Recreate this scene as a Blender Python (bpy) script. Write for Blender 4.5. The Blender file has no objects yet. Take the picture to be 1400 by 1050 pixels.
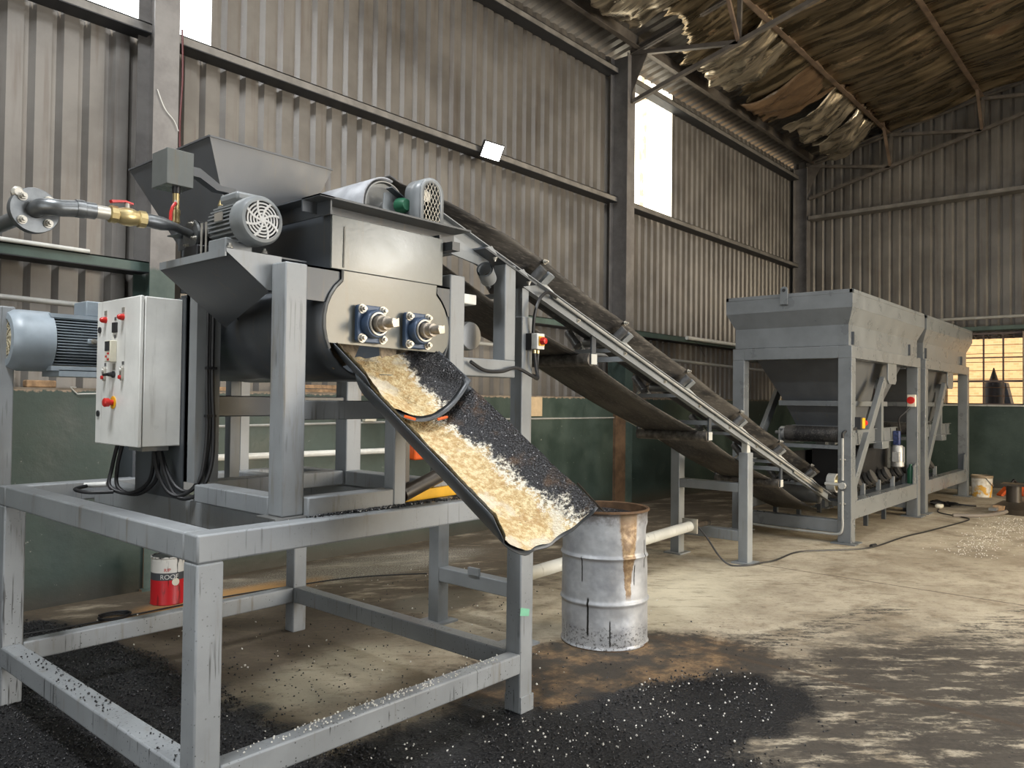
import bpy, bmesh, math, random
from math import sin, cos, pi, radians, sqrt, atan2, hypot
from mathutils import Vector, Matrix, noise
random.seed(7)
SC = bpy.context.scene
COL = SC.collection
# ------------------------------------------------------------------ mesh builder
def V(*a): return Vector(a)
class MB:
    def __init__(s): s.v = []; s.f = []
    def add(s, vs, fs):
        b = len(s.v); s.v += [tuple(v) for v in vs]; s.f += [tuple(b + i for i in f) for f in fs]; return s
    def box(s, x0, x1, y0, y1, z0, z1):
        vs = [(x, y, z) for z in (z0, z1) for y in (y0, y1) for x in (x0, x1)]
        return s.add(vs, [(0,2,3,1),(4,5,7,6),(0,1,5,4),(2,6,7,3),(0,4,6,2),(1,3,7,5)])
    def beam(s, p, q, w, h, up=(0,0,1)):
        p, q = Vector(p), Vector(q); d = (q - p).normalized(); u = Vector(up)
        if abs(d.dot(u)) > .98: u = Vector((1,0,0))
        a = d.cross(u).normalized(); b = a.cross(d).normalized()
        vs = [c + a * sx * w / 2 + b * sz * h / 2 for c in (p, q) for sz in (-1, 1) for sx in (-1, 1)]
        return s.add(vs, [(0,1,3,2),(4,6,7,5),(0,4,5,1),(2,3,7,6),(0,2,6,4),(1,5,7,3)])
    def cyl(s, p, q, r0, r1=None, n=20, cap=True):
        r1 = r0 if r1 is None else r1
        p, q = Vector(p), Vector(q); d = (q - p).normalized(); u = Vector((0,0,1)) if abs(d.z) < .9 else Vector((1,0,0))
        a = d.cross(u).normalized(); b = d.cross(a)
        vs = [c + (a * cos(2*pi*i/n) + b * sin(2*pi*i/n)) * r for c, r in ((p, r0), (q, r1)) for i in range(n)]
        fs = [(i, (i+1) % n, n + (i+1) % n, n + i) for i in range(n)]
        if cap: fs += [tuple(range(n))[::-1], tuple(range(n, 2*n))]
        return s.add(vs, fs)
    def lathe(s, prof, o, d=(0,0,1), n=28, closed=False):
        d = Vector(d).normalized(); o = Vector(o); u = Vector((0,0,1)) if abs(d.z) < .9 else Vector((1,0,0))
        a = d.cross(u).normalized(); b = d.cross(a)
        vs = [o + d * h + (a * cos(2*pi*i/n) + b * sin(2*pi*i/n)) * r for r, h in prof for i in range(n)]
        m = len(prof); fs = []
        for k in range(m if closed else m - 1):
            k2 = (k + 1) % m
            fs += [(k*n+i, k*n+(i+1) % n, k2*n+(i+1) % n, k2*n+i) for i in range(n)]
        return s.add(vs, fs)
    def tube(s, pts, r, n=10, cap=True):
        pts = [Vector(p) for p in pts]; rings = []; a = None
        for i, p in enumerate(pts):
            d = (pts[min(i+1, len(pts)-1)] - pts[max(i-1, 0)]).normalized()
            if a is None:
                u = Vector((0,0,1)) if abs(d.z) < .9 else Vector((1,0,0)); a = d.cross(u).normalized()
            else: a = (a - d * a.dot(d)).normalized()
            b = d.cross(a); rr = r[i] if isinstance(r, (list, tuple)) else r
            rings.append([p + (a*cos(2*pi*k/n) + b*sin(2*pi*k/n)) * rr for k in range(n)])
        vs = [v for g in rings for v in g]; fs = []
        for j in range(len(rings)-1):
            fs += [(j*n+k, j*n+(k+1) % n, (j+1)*n+(k+1) % n, (j+1)*n+k) for k in range(n)]
        if cap: fs += [tuple(range(n))[::-1], tuple((len(rings)-1)*n+k for k in range(n))]
        return s.add(vs, fs)
    def prism(s, poly, vec):
        n = len(poly); vec = Vector(vec); P = [Vector(p) for p in poly]
        fs = [tuple(range(n))[::-1], tuple(range(n, 2*n))] + [(i, (i+1) % n, n+(i+1) % n, n+i) for i in range(n)]
        return s.add(P + [p + vec for p in P], fs)
    def grid(s, fn, nu, nv):
        vs = [fn(i/nu, j/nv) for j in range(nv+1) for i in range(nu+1)]
        return s.add(vs, [(j*(nu+1)+i, j*(nu+1)+i+1, (j+1)*(nu+1)+i+1, (j+1)*(nu+1)+i) for j in range(nv) for i in range(nu)])
    def hexbolt(s, p, d, r=.012, h=.01):
        d = Vector(d).normalized(); p = Vector(p)
        s.cyl(p, p + d*h*.25, r*1.35, n=14); s.cyl(p + d*h*.25, p + d*h, r, n=6); return s.cyl(p + d*h, p + d*h*1.7, r*.55, n=10)
def smooth_path(pts, k=6):
    P = [Vector(p) for p in pts]; out = []
    for i in range(len(P)-1):
        p0, p1, p2, p3 = P[max(i-1,0)], P[i], P[i+1], P[min(i+2, len(P)-1)]
        for j in range(k):
            t = j/k
            out.append(.5*((2*p1) + (-p0+p2)*t + (2*p0-5*p1+4*p2-p3)*t*t + (-p0+3*p1-3*p2+p3)*t**3))
    return out + [P[-1]]
def build(name, mb, mat, parent=None, bevel=0, sm=35, solid=0, facet=False):
    me = bpy.data.meshes.new(name); me.from_pydata(mb.v, [], mb.f)
    bm = bmesh.new(); bm.from_mesh(me); bmesh.ops.recalc_face_normals(bm, faces=bm.faces); bm.to_mesh(me); bm.free()
    for p in me.polygons: p.use_smooth = not facet
    if not facet: me.set_sharp_from_angle(angle=radians(sm))
    me.materials.append(mat); me.update()
    o = bpy.data.objects.new(name, me); COL.objects.link(o)
    if parent is not None:
        o.parent = parent
        off = Vector((0,0,0)); q = parent
        while q is not None: off += q.location; q = q.parent
        o.location = -off
    if solid:
        m = o.modifiers.new('Solid', 'SOLIDIFY'); m.thickness = solid; m.offset = 0
    if bevel:
        m = o.modifiers.new('Bev', 'BEVEL'); m.width = bevel; m.segments = 2; m.limit_method = 'ANGLE'; m.angle_limit = radians(50)
    return o
def part(name, mb, mat, parent, **k):
    lab = k.pop('label', None); o = build(name, mb, mat, parent, **k)
    if lab: o['label'] = lab
    return o
def thing(name, label, cat, loc=(0,0,0), group=None):
    o = bpy.data.objects.new(name, None); COL.objects.link(o); o.location = loc; o.empty_display_size = .1
    o['label'] = label; o['category'] = cat
    if group: o['group'] = group
    return o
def one(name, mb, mat, label, cat, group=None, kind=None, **k):
    o = build(name, mb, mat, None, **k); o['label'] = label; o['category'] = cat
    if group: o['group'] = group
    if kind: o['kind'] = kind
    return o
def struct(name, mb=None, mat=None, label=None, parent=None, **k):
    if mb is None:
        o = bpy.data.objects.new(name, None); COL.objects.link(o)
    else: o = build(name, mb, mat, parent, **k)
    o['kind'] = 'structure'
    if label: o['label'] = label
    return o
def dup(root, loc, label=None, skip=()):
    r = root.copy(); COL.objects.link(r); r.location = loc
    if label: r['label'] = label
    def rec(a, b):
        for ch in [c for c in bpy.data.objects if c.parent == a and c.name.split('.')[0] not in skip]:
            c = ch.copy(); COL.objects.link(c); c.parent = b; rec(ch, c)
    rec(root, r)
    return r
# ------------------------------------------------------------------ materials
class N:
    def __init__(s, name):
        s.m = bpy.data.materials.new(name); s.m.use_nodes = True; s.t = s.m.node_tree; s.t.nodes.clear()
        s.out = s.t.nodes.new('ShaderNodeOutputMaterial'); s.b = s.t.nodes.new('ShaderNodeBsdfPrincipled')
        s.t.links.new(s.b.outputs[0], s.out.inputs[0]); s._p = None
    def n(s, typ, **k):
        x = s.t.nodes.new(typ)
        for a, b in k.items(): setattr(x, a, b)
        return x
    def L(s, a, b): s.t.links.new(a, b)
    def put(s, sock, v):
        if hasattr(v, 'is_linked') or isinstance(v, bpy.types.NodeSocket): s.L(v, sock)
        elif isinstance(v, (tuple, list)) and len(v) == 3 and sock.type == 'RGBA': sock.default_value = (*v, 1)
        else: sock.default_value = v
    def pos(s):
        if s._p is None: s._p = s.n('ShaderNodeNewGeometry').outputs['Position']
        return s._p
    def xyz(s):
        q = s.n('ShaderNodeSeparateXYZ'); s.L(s.pos(), q.inputs[0]); return q.outputs
    def math(s, op, a, b=0, c=0, clamp=False):
        x = s.n('ShaderNodeMath', operation=op); x.use_clamp = clamp
        for i, v in enumerate((a, b, c)): s.put(x.inputs[i], v)
        return x.outputs[0]
    def noise(s, scale, detail=4, rough=.6, vec=None, scl=None, loc=(0,0,0), rot=(0,0,0), tex=None):
        v = vec or s.pos()
        if tex:
            mp = s.n('ShaderNodeMapping', vector_type='TEXTURE'); s.L(v, mp.inputs[0]); mp.inputs['Scale'].default_value = (tex[1], tex[2], 1); mp.inputs['Rotation'].default_value = (0, 0, tex[0]); mp.inputs['Location'].default_value = loc; v = mp.outputs[0]
        elif scl or any(loc) or any(rot):
            mp = s.n('ShaderNodeMapping'); s.L(v, mp.inputs[0]); mp.inputs['Scale'].default_value = scl or (1,1,1)
            mp.inputs['Location'].default_value = loc; mp.inputs['Rotation'].default_value = rot; v = mp.outputs[0]
        x = s.n('ShaderNodeTexNoise'); s.L(v, x.inputs['Vector']); x.inputs['Scale'].default_value = scale
        x.inputs['Detail'].default_value = detail; x.inputs['Roughness'].default_value = rough
        return x.outputs['Fac']
    def voro(s, scale, feature='F1', vec=None, rnd=1, out='Distance'):
        x = s.n('ShaderNodeTexVoronoi', feature=feature); s.L(vec or s.pos(), x.inputs['Vector']); x.inputs['Scale'].default_value = scale
        x.inputs['Randomness'].default_value = rnd
        return x.outputs[out]
    def ramp(s, f, a, b, lo=0., hi=1.):
        x = s.n('ShaderNodeMapRange'); x.interpolation_type = 'SMOOTHSTEP'; s.put(x.inputs[0], f)
        for i, v in enumerate((a, b, lo, hi)): x.inputs[1+i].default_value = v
        return x.outputs[0]
    def mix(s, f, a, b):
        x = s.n('ShaderNodeMix', data_type='RGBA'); s.put(x.inputs[0], f); s.put(x.inputs[6], a); s.put(x.inputs[7], b)
        return x.outputs[2]
    def bump(s, h, strength=.3, dist=.01):
        x = s.n('ShaderNodeBump'); s.L(h, x.inputs['Height']); x.inputs['Strength'].default_value = strength; x.inputs['Distance'].default_value = dist
        s.L(x.outputs[0], s.b.inputs['Normal'])
    def set(s, color=None, rough=None, metal=None, spec=None, coat=None):
        for k, v in (('Base Color', color), ('Roughness', rough), ('Metallic', metal), ('Specular IOR Level', spec), ('Coat Weight', coat)):
            if v is not None: s.put(s.b.inputs[k], v)
        return s.m
def flat(name, c, rough=.5, metal=0., var=.12, sc=9.):
    n = N(name); f = n.noise(sc, 4)
    return n.set(n.mix(n.ramp(f, .3, .75), tuple(x*(1-var) for x in c), tuple(min(1, x*(1+var)) for x in c)), n.ramp(f, .2, .8, rough*.88, min(1, rough*1.12)), metal)
def emit(name, c, st):
    n = N(name); n.set(c, .5); n.put(n.b.inputs['Emission Color'], c); n.b.inputs['Emission Strength'].default_value = st; return n.m
def paint(name, c, rough=.4, dirty=0., spat=0., metal=0.):
    n = N(name); f = n.noise(3.2, 5); col = n.mix(n.ramp(f, .3, .75), tuple(x*.86 for x in c), tuple(x*1.1 for x in c))
    st = n.noise(6, 4, .6, scl=(3.5, 3.5, .35), loc=(3, 1, 0)); col = n.mix(n.ramp(st, .56, .78, 0, max(0, .35 + dirty*.6)), col, (.14, .11, .065))
    if spat:
        z = n.xyz()[2]; zm = n.ramp(z, .0, 1.3, 1, .12)
        vo = n.voro(55); sp = n.math('MULTIPLY', n.ramp(vo, .14, .2, 1, 0), n.math('MULTIPLY', zm, n.ramp(n.noise(7, 3), .47, .6)))
        dr = n.noise(52, 2, .5, scl=(1.6, 1.6, .07)); sp2 = n.math('MULTIPLY', n.ramp(dr, .61, .66), n.math('MULTIPLY', n.ramp(z, .3, 1.2, .8, .35), n.ramp(n.noise(4, 2), .48, .6)))
        col = n.mix(n.math('MULTIPLY', n.math('MAXIMUM', sp, sp2), spat, clamp=True), col, (.012, .011, .01))
    n.bump(n.noise(60, 3), .06, .004)
    return n.set(col, n.ramp(f, .2, .8, rough*.8, rough*1.2), metal)
M = {}
M['grey'] = paint('grey_enamel', (.235, .25, .258), .36, .25)
M['table'] = paint('grey_frame_paint', (.27, .285, .295), .42, .5, 1.)
M['dark'] = paint('charcoal_enamel_and_shade', (.062, .069, .077), .36, .1); M['hopper'] = paint('hopper_enamel_and_shade', (.095, .1, .106), .42, .1)  # own tones, also used as painted shade on mixer sides and bin funnels
M['plate'] = paint('pressed_plate_enamel', (.125, .135, .13), .2, .2)
M['bin'] = paint('bin_enamel', (.165, .176, .182), .3, -.6)
M['oily'] = paint('oily_steel', (.04, .032, .024), .35, .6)
M['rust'] = flat('rusty_steel', (.13, .075, .04), .7, .3, .4)
M['roller'] = flat('grey_idler_roller', (.14, .14, .14), .4, .5, .3, 14)
M['rust2'] = flat('brown_primer', (.16, .1, .06), .6, .1, .35, 6)
M['discs'] = flat('grey_rubber_discs', (.055, .053, .05), .5)
M['black'] = flat('black_rubber', (.012, .012, .013), .5)
M['blackpl'] = flat('black_plastic', (.02, .02, .022), .4)
M['white'] = paint('white_cabinet_enamel', (.82, .82, .78), .33, .05)
M['cream'] = flat('cream_plastic', (.72, .68, .55), .4)
M['red'] = flat('red_plastic', (.55, .02, .015), .3)
M['yellow'] = flat('yellow_plastic', (.8, .42, .02), .4)
M['orange'] = flat('orange_plastic', (.75, .12, .02), .45)
M['green'] = flat('green_paint', (.015, .1, .05), .4)
M['blue'] = flat('blue_casting', (.04, .07, .13), .4, .2)
M['blueb'] = flat('bright_blue_casting', (.03, .045, .13), .4, 0, .6, 30)
M['motor'] = flat('blue_grey_motor_paint', (.31, .36, .4), .38)
M['pmotor'] = flat('grey_motor_paint', (.21, .225, .23), .38)
M['zinc'] = flat('zinc_plated_steel', (.46, .44, .39), .42, .6)
M['alu'] = flat('cast_aluminium', (.42, .42, .41), .45, .4)
M['steel'] = flat('bare_steel', (.26, .26, .25), .42, .6)
M['shaft'] = flat('worn_shaft_steel', (.42, .38, .33), .4, .9, .3, 30)
M['brass'] = flat('brass', (.5, .4, .2), .35, .8)
M['pipe'] = flat('black_steel_pipe', (.16, .17, .175), .35, .6, .25, 14)
M['wood'] = flat('weathered_wood', (.35, .22, .12), .8, 0, .4, 20)
M['whitepl'] = flat('white_plastic', (.7, .7, .66), .4)
M['greytube'] = flat('grey_conduit', (.36, .36, .34), .4)
M['floorpipe'] = paint('pale_pipe_paint', (.5, .5, .46), .5, .4)
M['floodlens'] = emit('floodlight_lens', (1, 1, .93), 45)
M['glassdark'] = flat('dark_display', (.02, .025, .03), .15)
M['ptape'] = flat('green_masking_tape', (.2, .5, .33), .7)
M['brick'] = None
def belt_mat():
    n = N('conveyor_belt_rubber'); f = n.noise(5, 4, .6, scl=(.05, 1, 1)); g = n.noise(60, 3, .6, scl=(.03, 1, 1))
    c = n.mix(n.ramp(f, .4, .62), (.016, .015, .015), (.066, .06, .053)); c = n.mix(n.ramp(g, .52, .66, 0, .7), c, (.12, .11, .097))
    return n.set(c, .55)
M['belt'] = belt_mat()
def clad(name, tint=1.):
    n = N(name); f = n.noise(1.3, 5); st = n.noise(14, 4, .6, scl=(1, 1, .06)); sp = n.noise(45, 3, .7)
    c = n.mix(n.ramp(f, .3, .7), tuple(x*tint for x in (.128, .119, .108)), tuple(x*tint for x in (.2, .188, .172)))
    c = n.mix(n.ramp(st, .5, .75, 0, .5), c, (.1, .075, .058)); c = n.mix(n.ramp(sp, .62, .8, 0, .4), c, (.3, .29, .27))
    n.bump(n.noise(90, 2), .05, .003)
    return n.set(c, n.ramp(f, .2, .8, .33, .5), .35)
M['clad'] = clad('weathered_wall_sheeting')
M['roof'] = clad('weathered_roof_sheeting', .9)
def steelcol():
    n = N('building_steel_paint'); z = n.xyz()[2]; f = n.noise(4, 5, .65)
    c = n.mix(n.ramp(f, .3, .7), (.15, .14, .135), (.22, .21, .2)); nz = n.math('ADD', z, n.math('MULTIPLY', f, .1))
    c = n.mix(n.ramp(nz, 2.66, 2.7, 1, 0), c, n.mix(n.ramp(f, .35, .65), (.055, .085, .075), (.085, .12, .105)))
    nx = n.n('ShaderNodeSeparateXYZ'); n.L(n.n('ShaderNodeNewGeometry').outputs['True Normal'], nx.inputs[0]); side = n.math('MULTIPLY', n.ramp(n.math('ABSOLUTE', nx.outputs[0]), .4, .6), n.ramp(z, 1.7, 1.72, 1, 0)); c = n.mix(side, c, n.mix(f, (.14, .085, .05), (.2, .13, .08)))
    return n.set(c, .5)
M['column'] = steelcol()
M['girt'] = flat('girt_paint', (.2, .19, .175), .55, .1, .25, 5)
M['girtweb'] = flat('girt_underside_shade', (.03, .032, .037), .6, .1, .2, 5)  # near-black tone paints the shade under the girts into their webs
M['girtg'] = flat('green_girt_paint', (.07, .105, .09), .5, 0, .2, 5)
M['trusspaint'] = flat('truss_paint', (.13, .115, .1), .55, .1, .3, 5)
M['purlin'] = flat('rusty_purlin', (.17, .12, .085), .6, .1, .35, 4)
def dado():
    n = N('green_painted_plaster'); f = n.noise(2.2, 6, .65); g = n.noise(16, 4, .7); z = n.xyz()[2]
    c = n.mix(n.ramp(f, .3, .7), (.026, .044, .036), (.052, .078, .066)); c = n.mix(n.ramp(g, .68, .74, 0, .7), c, (.2, .22, .19))
    w = n.voro(9); w2 = n.math('MULTIPLY', n.ramp(n.noise(25, 3, .8), .66, .7), n.ramp(w, .3, .2)); c = n.mix(n.math('MULTIPLY', w2, .8), c, (.55, .53, .47))
    nz = n.math('ADD', z, n.math('MULTIPLY', g, -.08)); c = n.mix(n.ramp(nz, 1.575, 1.59), c, n.mix(n.ramp(g, .4, .6), (.32, .24, .17), (.2, .16, .12)))
    c = n.mix(n.ramp(n.math('ADD', z, n.math('MULTIPLY', f, -.25)), -.12, .12, .75, 0), c, (.05, .04, .03))
    n.bump(n.noise(9, 5), .25, .02)
    return n.set(c, n.ramp(f, .3, .7, .4, .6))
M['dado'] = dado()
def foil(name, base, brown):
    n = N(name); f = n.noise(2.2, 4, .55, scl=(3., .5, 1)); g = n.noise(3.2, 3, .55, scl=(2.6, .3, 1))
    pa = n.noise(1.7, 5, .7, scl=(1.6, .8, 1), loc=(5, 2, 1))
    k = n.ramp(pa, .5 + (.12 - brown), .62 + (.12 - brown)); base = n.mix(n.ramp(g, .34, .66), tuple(x*.42 for x in base), tuple(min(1, x*1.35) for x in base)); c = n.mix(k, base, n.mix(g, (.05, .03, .018), (.2, .13, .075)))
    n.bump(n.math('ADD', f, n.math('MULTIPLY', g, .6)), .7, .04)
    n.set(c, n.ramp(g, .3, .7, .22, .4)); n.L(n.math('MULTIPLY', n.math('SUBTRACT', 1., k), .9), n.b.inputs['Metallic'])
    return n.m
M['foil'] = foil('aged_foil_insulation', (.36, .29, .19), .06)
M['foil2'] = foil('bright_foil_insulation', (.62, .55, .43), .02)
def brickmat():
    n = N('sunlit_brick'); b = n.n('ShaderNodeTexBrick'); mp = n.n('ShaderNodeMapping'); n.L(n.pos(), mp.inputs[0]); mp.inputs['Rotation'].default_value = (pi/2, 0, pi/2)
    mp2 = n.n('ShaderNodeCombineXYZ'); q = n.xyz(); n.L(q[1], mp2.inputs[0]); n.L(q[2], mp2.inputs[1]); n.L(mp2.outputs[0], b.inputs['Vector'])
    b.inputs['Scale'].default_value = 4.2; b.inputs['Color1'].default_value = (.68, .48, .27, 1); b.inputs['Color2'].default_value = (.55, .36, .19, 1); b.inputs['Mortar'].default_value = (.6, .45, .3, 1)
    return n.set(b.outputs[0], .85)
M['brick'] = brickmat()
def transl(name, warm):
    n = N(name); f = n.noise(5, 4, .6, scl=(3, 3, .12)); q = n.xyz()
    c = n.mix(n.ramp(f, .4, .6), (1, .98, .93), (1, .93, .72)) if warm else n.mix(f, (.95, .98, 1), (1, 1, 1))
    if warm:
        dx = n.math('ABSOLUTE', n.math('SUBTRACT', q[0], 11.12)); k = n.math('MULTIPLY', n.ramp(dx, .09, .17, 1, 0), n.ramp(n.noise(6, 4), .35, .55)); c = n.mix(n.math('MULTIPLY', k, .75), c, (.42, .24, .06))
    n.set(c, .5); n.L(c, n.b.inputs['Emission Color']); n.b.inputs['Emission Strength'].default_value = 2.4 if warm else 2.4
    return n.m
M['tr_w'] = transl('translucent_sheet_warm', True); M['tr_c'] = transl('translucent_sheet_cool', False)
# ---- floor
def floormat():
    n = N('stained_concrete'); q = n.xyz(); x, y = q[0], q[1]
    big = n.noise(.8, 6, .65); mid = n.noise(3.3, 6, .68); fine = n.noise(26, 5, .7); gr = n.noise(120, 3, .7)
    warp = n.math('MULTIPLY', n.math('SUBTRACT', mid, .5), 1.3)
    warp2 = n.math('MULTIPLY', n.math('SUBTRACT', fine, .5), .5)
    wp = n.math('ADD', warp, warp2)
    def ell(cx, cy, rx, ry, a=0., soft=.35, w=1., sup=False):
        dx = n.math('SUBTRACT', x, cx); dy = n.math('SUBTRACT', y, cy); ca, sa = cos(a), sin(a)
        u = n.math('DIVIDE', n.math('ADD', n.math('MULTIPLY', dx, ca), n.math('MULTIPLY', dy, sa)), rx)
        v = n.math('DIVIDE', n.math('SUBTRACT', n.math('MULTIPLY', dy, ca), n.math('MULTIPLY', dx, sa)), ry)
        d = n.math('POWER', n.math('ADD', n.math('POWER', n.math('ABSOLUTE', u), 5.), n.math('POWER', n.math('ABSOLUTE', v), 5.)), .2) if sup else n.math('SQRT', n.math('ADD', n.math('MULTIPLY', u, u), n.math('MULTIPLY', v, v)))
        return n.ramp(n.math('ADD', d, n.math('MULTIPLY', wp, w)), 1 - soft/2, 1 + soft/2, 1, 0)
    def mx(*a):
        r = a[0]
        for b in a[1:]: r = n.math('MAXIMUM', r, b)
        return r
    c = n.mix(n.ramp(big, .3, .7), (.29, .24, .17), (.53, .465, .35))
    c = n.mix(n.ramp(mid, .45, .75, 0, .55), c, (.27, .215, .145)); c = n.mix(n.ramp(fine, .55, .75, 0, .5), c, (.22, .185, .14))
    c = n.mix(n.ramp(gr, .6, .75, 0, .4), c, (.62, .56, .45)); c = n.mix(n.ramp(n.noise(55, 3, .8), .6, .68, 0, .6), c, (.09, .075, .055)); c = n.mix(n.ramp(n.noise(1.6, 6, .75, loc=(7, 3, 0)), .48, .66, 0, .75), c, (.19, .145, .092)); c = n.mix(n.ramp(n.noise(18, 4, .8, tex=(-.85, 1.6, .8)), .56, .66, 0, .6), c, (.1, .08, .055))
    # brown grime towards the left wall
    st = n.noise(2.3, 6, .7, tex=(-.5, 1.8, .7))
    back = n.math('MULTIPLY', n.ramp(n.math('ADD', y, n.math('MULTIPLY', n.math('SUBTRACT', mid, .5), 2.2)), 3.9, 4.7), n.ramp(st, .33, .5))
    c = n.mix(n.math('MULTIPLY', back, .88), c, n.mix(fine, (.022, .016, .011), (.1, .07, .042)))
    c = n.mix(n.math('MULTIPLY', ell(4.7, 5.85, 1.3, .42, -.1, .6, .6), n.ramp(n.noise(75, 2, .7), .42, .58)), c, (.33, .31, .26))
    c = n.mix(n.math('MULTIPLY', ell(3.25, 5.75, .75, .22, .0, .8, .6), .8), c, (.5, .27, .09))
    c = n.mix(n.math('MULTIPLY', ell(4.3, 4.45, .42, .28, 0, .25, .25), .8), c, (.13, .115, .085))
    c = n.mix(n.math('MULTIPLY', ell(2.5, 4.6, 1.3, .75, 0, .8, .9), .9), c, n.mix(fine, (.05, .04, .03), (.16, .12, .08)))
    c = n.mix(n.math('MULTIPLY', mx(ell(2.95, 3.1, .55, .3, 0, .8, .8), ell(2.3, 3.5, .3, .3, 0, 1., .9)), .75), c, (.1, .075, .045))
    # pale scuffs under the conveyor
    c = n.mix(n.math('MULTIPLY', mx(ell(5.6, 3.2, 1.4, .5, .1, 1., .9), ell(2.75, 3.72, .5, .3, .3, 1., .9)), .6), c, (.66, .6, .45)); c = n.mix(n.ramp(n.noise(7, 6, .75, tex=(-.85, 2.2, .7), loc=(3, 9, 0)), .52, .64, 0, .55), c, (.17, .135, .09))
    # brown bitumen patch round the drum
    br = mx(ell(4.05, 2.55, 1.05, .62, -.55, .35, .8), ell(3.45, 2.6, .62, .42, -.4, .35, .6))
    c = n.mix(n.math('MULTIPLY', br, .93), c, n.mix(n.ramp(mid, .42, .68), (.016, .011, .008), n.mix(n.ramp(fine, .4, .6), (.16, .09, .04), (.26, .16, .075))))
    # tyre tread smears
    a = radians(-14)
    tr = n.noise(9, 4, .65, tex=(-.85, 2.4, .55))
    def band(cx, cy, half, L):
        dx = n.math('SUBTRACT', x, cx); dy = n.math('SUBTRACT', y, cy); ca, sa = cos(a), sin(a)
        u = n.math('ADD', n.math('MULTIPLY', dx, ca), n.math('MULTIPLY', dy, sa)); v = n.math('SUBTRACT', n.math('MULTIPLY', dy, ca), n.math('MULTIPLY', dx, sa))
        return n.math('MULTIPLY', n.ramp(n.math('ABSOLUTE', n.math('ADD', v, n.math('MULTIPLY', warp, .1))), half*.7, half*1.3, 1, 0), n.ramp(n.math('ABSOLUTE', n.math('ADD', u, warp)), L*.75, L, 1, 0))
    tb = n.math('MULTIPLY', mx(band(5.7, 1.95, .13, 1.2), band(5.9, 1.15, .2, 2.3), band(5.4, .55, .34, 2.8)), n.math('MULTIPLY', n.ramp(tr, .45, .55), n.ramp(n.noise(28, 4, .75), .35, .55)))
    c = n.mix(n.math('MULTIPLY', tb, .88), c, (.035, .03, .024))
    # dusty dark floor at the right
    dk = n.math('MULTIPLY', ell(4.5, .75, 1.75, 1.25, 0., .5, .7), n.ramp(n.noise(6, 6, .75, tex=(-.85, 2.4, .8)), .625, .49)); c = n.mix(n.math('MULTIPLY', dk, .95), c, n.mix(fine, (.018, .014, .011), (.075, .062, .048)))
    # joints
    j1 = n.ramp(n.math('ABSOLUTE', n.math('ADD', n.math('SUBTRACT', x, 4.62), n.math('MULTIPLY', warp2, .06))), .012, .035, 1, 0)
    j2 = n.ramp(n.math('ABSOLUTE', n.math('ADD', n.math('SUBTRACT', x, 7.4), n.math('MULTIPLY', warp2, .06))), .006, .02, 1, 0)
    c = n.mix(n.math('MULTIPLY', n.math('MULTIPLY', mx(j1, j2), n.ramp(y, 3.2, 3.4, 1, 0)), .75), c, (.06, .04, .025))
    # black asphalt crumbs trodden in
    bl = mx(ell(.4, 4.2, 1.78, 2.25, 0, .1, .22, True), ell(1.0, 1.1, 2.4, 1.86, 0, .1, .16, True), ell(3.55, 1.95, .95, .42, -.35, .25, .5))
    bl = n.math('MAXIMUM', bl, n.math('MULTIPLY', n.ramp(fine, .6, .66), mx(ell(2.3, 3.6, 1., 1.3, 0, 1., .9), ell(4.6, 1.5, 1.6, 1.2, 0, 1., .9))))
    c = n.mix(bl, c, n.mix(n.ramp(n.noise(70, 3, .7), .45, .7), (.006, .006, .007), (.035, .034, .035)))
    h = n.math('ADD', n.math('MULTIPLY', n.voro(85), n.math('MULTIPLY', bl, 1.)), n.math('MULTIPLY', fine, .35))
    n.bump(h, .5, .012)
    return n.set(c, n.mix(bl, (.8, .8, .8), n.mix(br, (.5, .5, .5), (.4, .4, .4))))
M['floor'] = floormat()
def gravelmat():
    n = N('bitumen_coated_chips'); f = n.noise(60, 2); n.set(n.mix(n.ramp(f, .4, .7), (.008, .008, .009), (.06, .06, .064)), .3)
    n.bump(n.voro(110), .7, .01); return n.m
M['gravel'] = gravelmat()
M['chip'] = flat('white_stone', (.72, .7, .64), .7)
def mixmat():
    n = N('dusty_mix'); q = n.xyz(); f = n.noise(9, 6, .7); g = n.noise(42, 5, .75); v = n.voro(120)
    cream = n.mix(n.ramp(g, .38, .66), (.42, .28, .12), (.7, .59, .36)); cream = n.mix(n.ramp(f, .52, .75, 0, .75), cream, (.32, .17, .06))
    cream = n.mix(n.ramp(n.noise(70, 2, .8), .68, .72), cream, (.03, .02, .012)); cream = n.mix(n.ramp(n.noise(6, 3), .52, .62, 0, .7), cream, (.62, .58, .48))
    blk = n.mix(n.ramp(v, .12, .3), (.1, .1, .115), (.007, .007, .009)); blk = n.mix(n.ramp(n.noise(90, 2, .8), .66, .7), blk, (.6, .6, .62)); blk = n.mix(n.ramp(n.noise(7, 4), .55, .72, 0, .8), blk, (.09, .05, .025))
    # boundary between dust coating and black mix lies lengthwise and wanders
    xx = n.math('ADD', q[0], n.math('MULTIPLY', n.math('SUBTRACT', f, .5), .16)); xx = n.math('ADD', xx, n.math('MULTIPLY', n.math('SUBTRACT', g, .5), .07)); xx = n.math('ADD', xx, n.math('MULTIPLY', n.math('SUBTRACT', q[1], 2.5), .13))
    k = n.ramp(xx, 2.355, 2.39)
    edge = n.math('MULTIPLY', n.ramp(n.math('ABSOLUTE', n.math('SUBTRACT', xx, 2.37)), .012, .035, 1, 0), n.ramp(n.noise(60, 3, .7), .45, .55))
    c = n.mix(k, cream, blk); c = n.mix(edge, c, (.66, .62, .52))
    n.bump(n.math('ADD', v, g), .5, .012)
    n.set(c, n.math('SUBTRACT', .85, n.math('MULTIPLY', k, .45))); return n.m
M['mix'] = mixmat()
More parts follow.
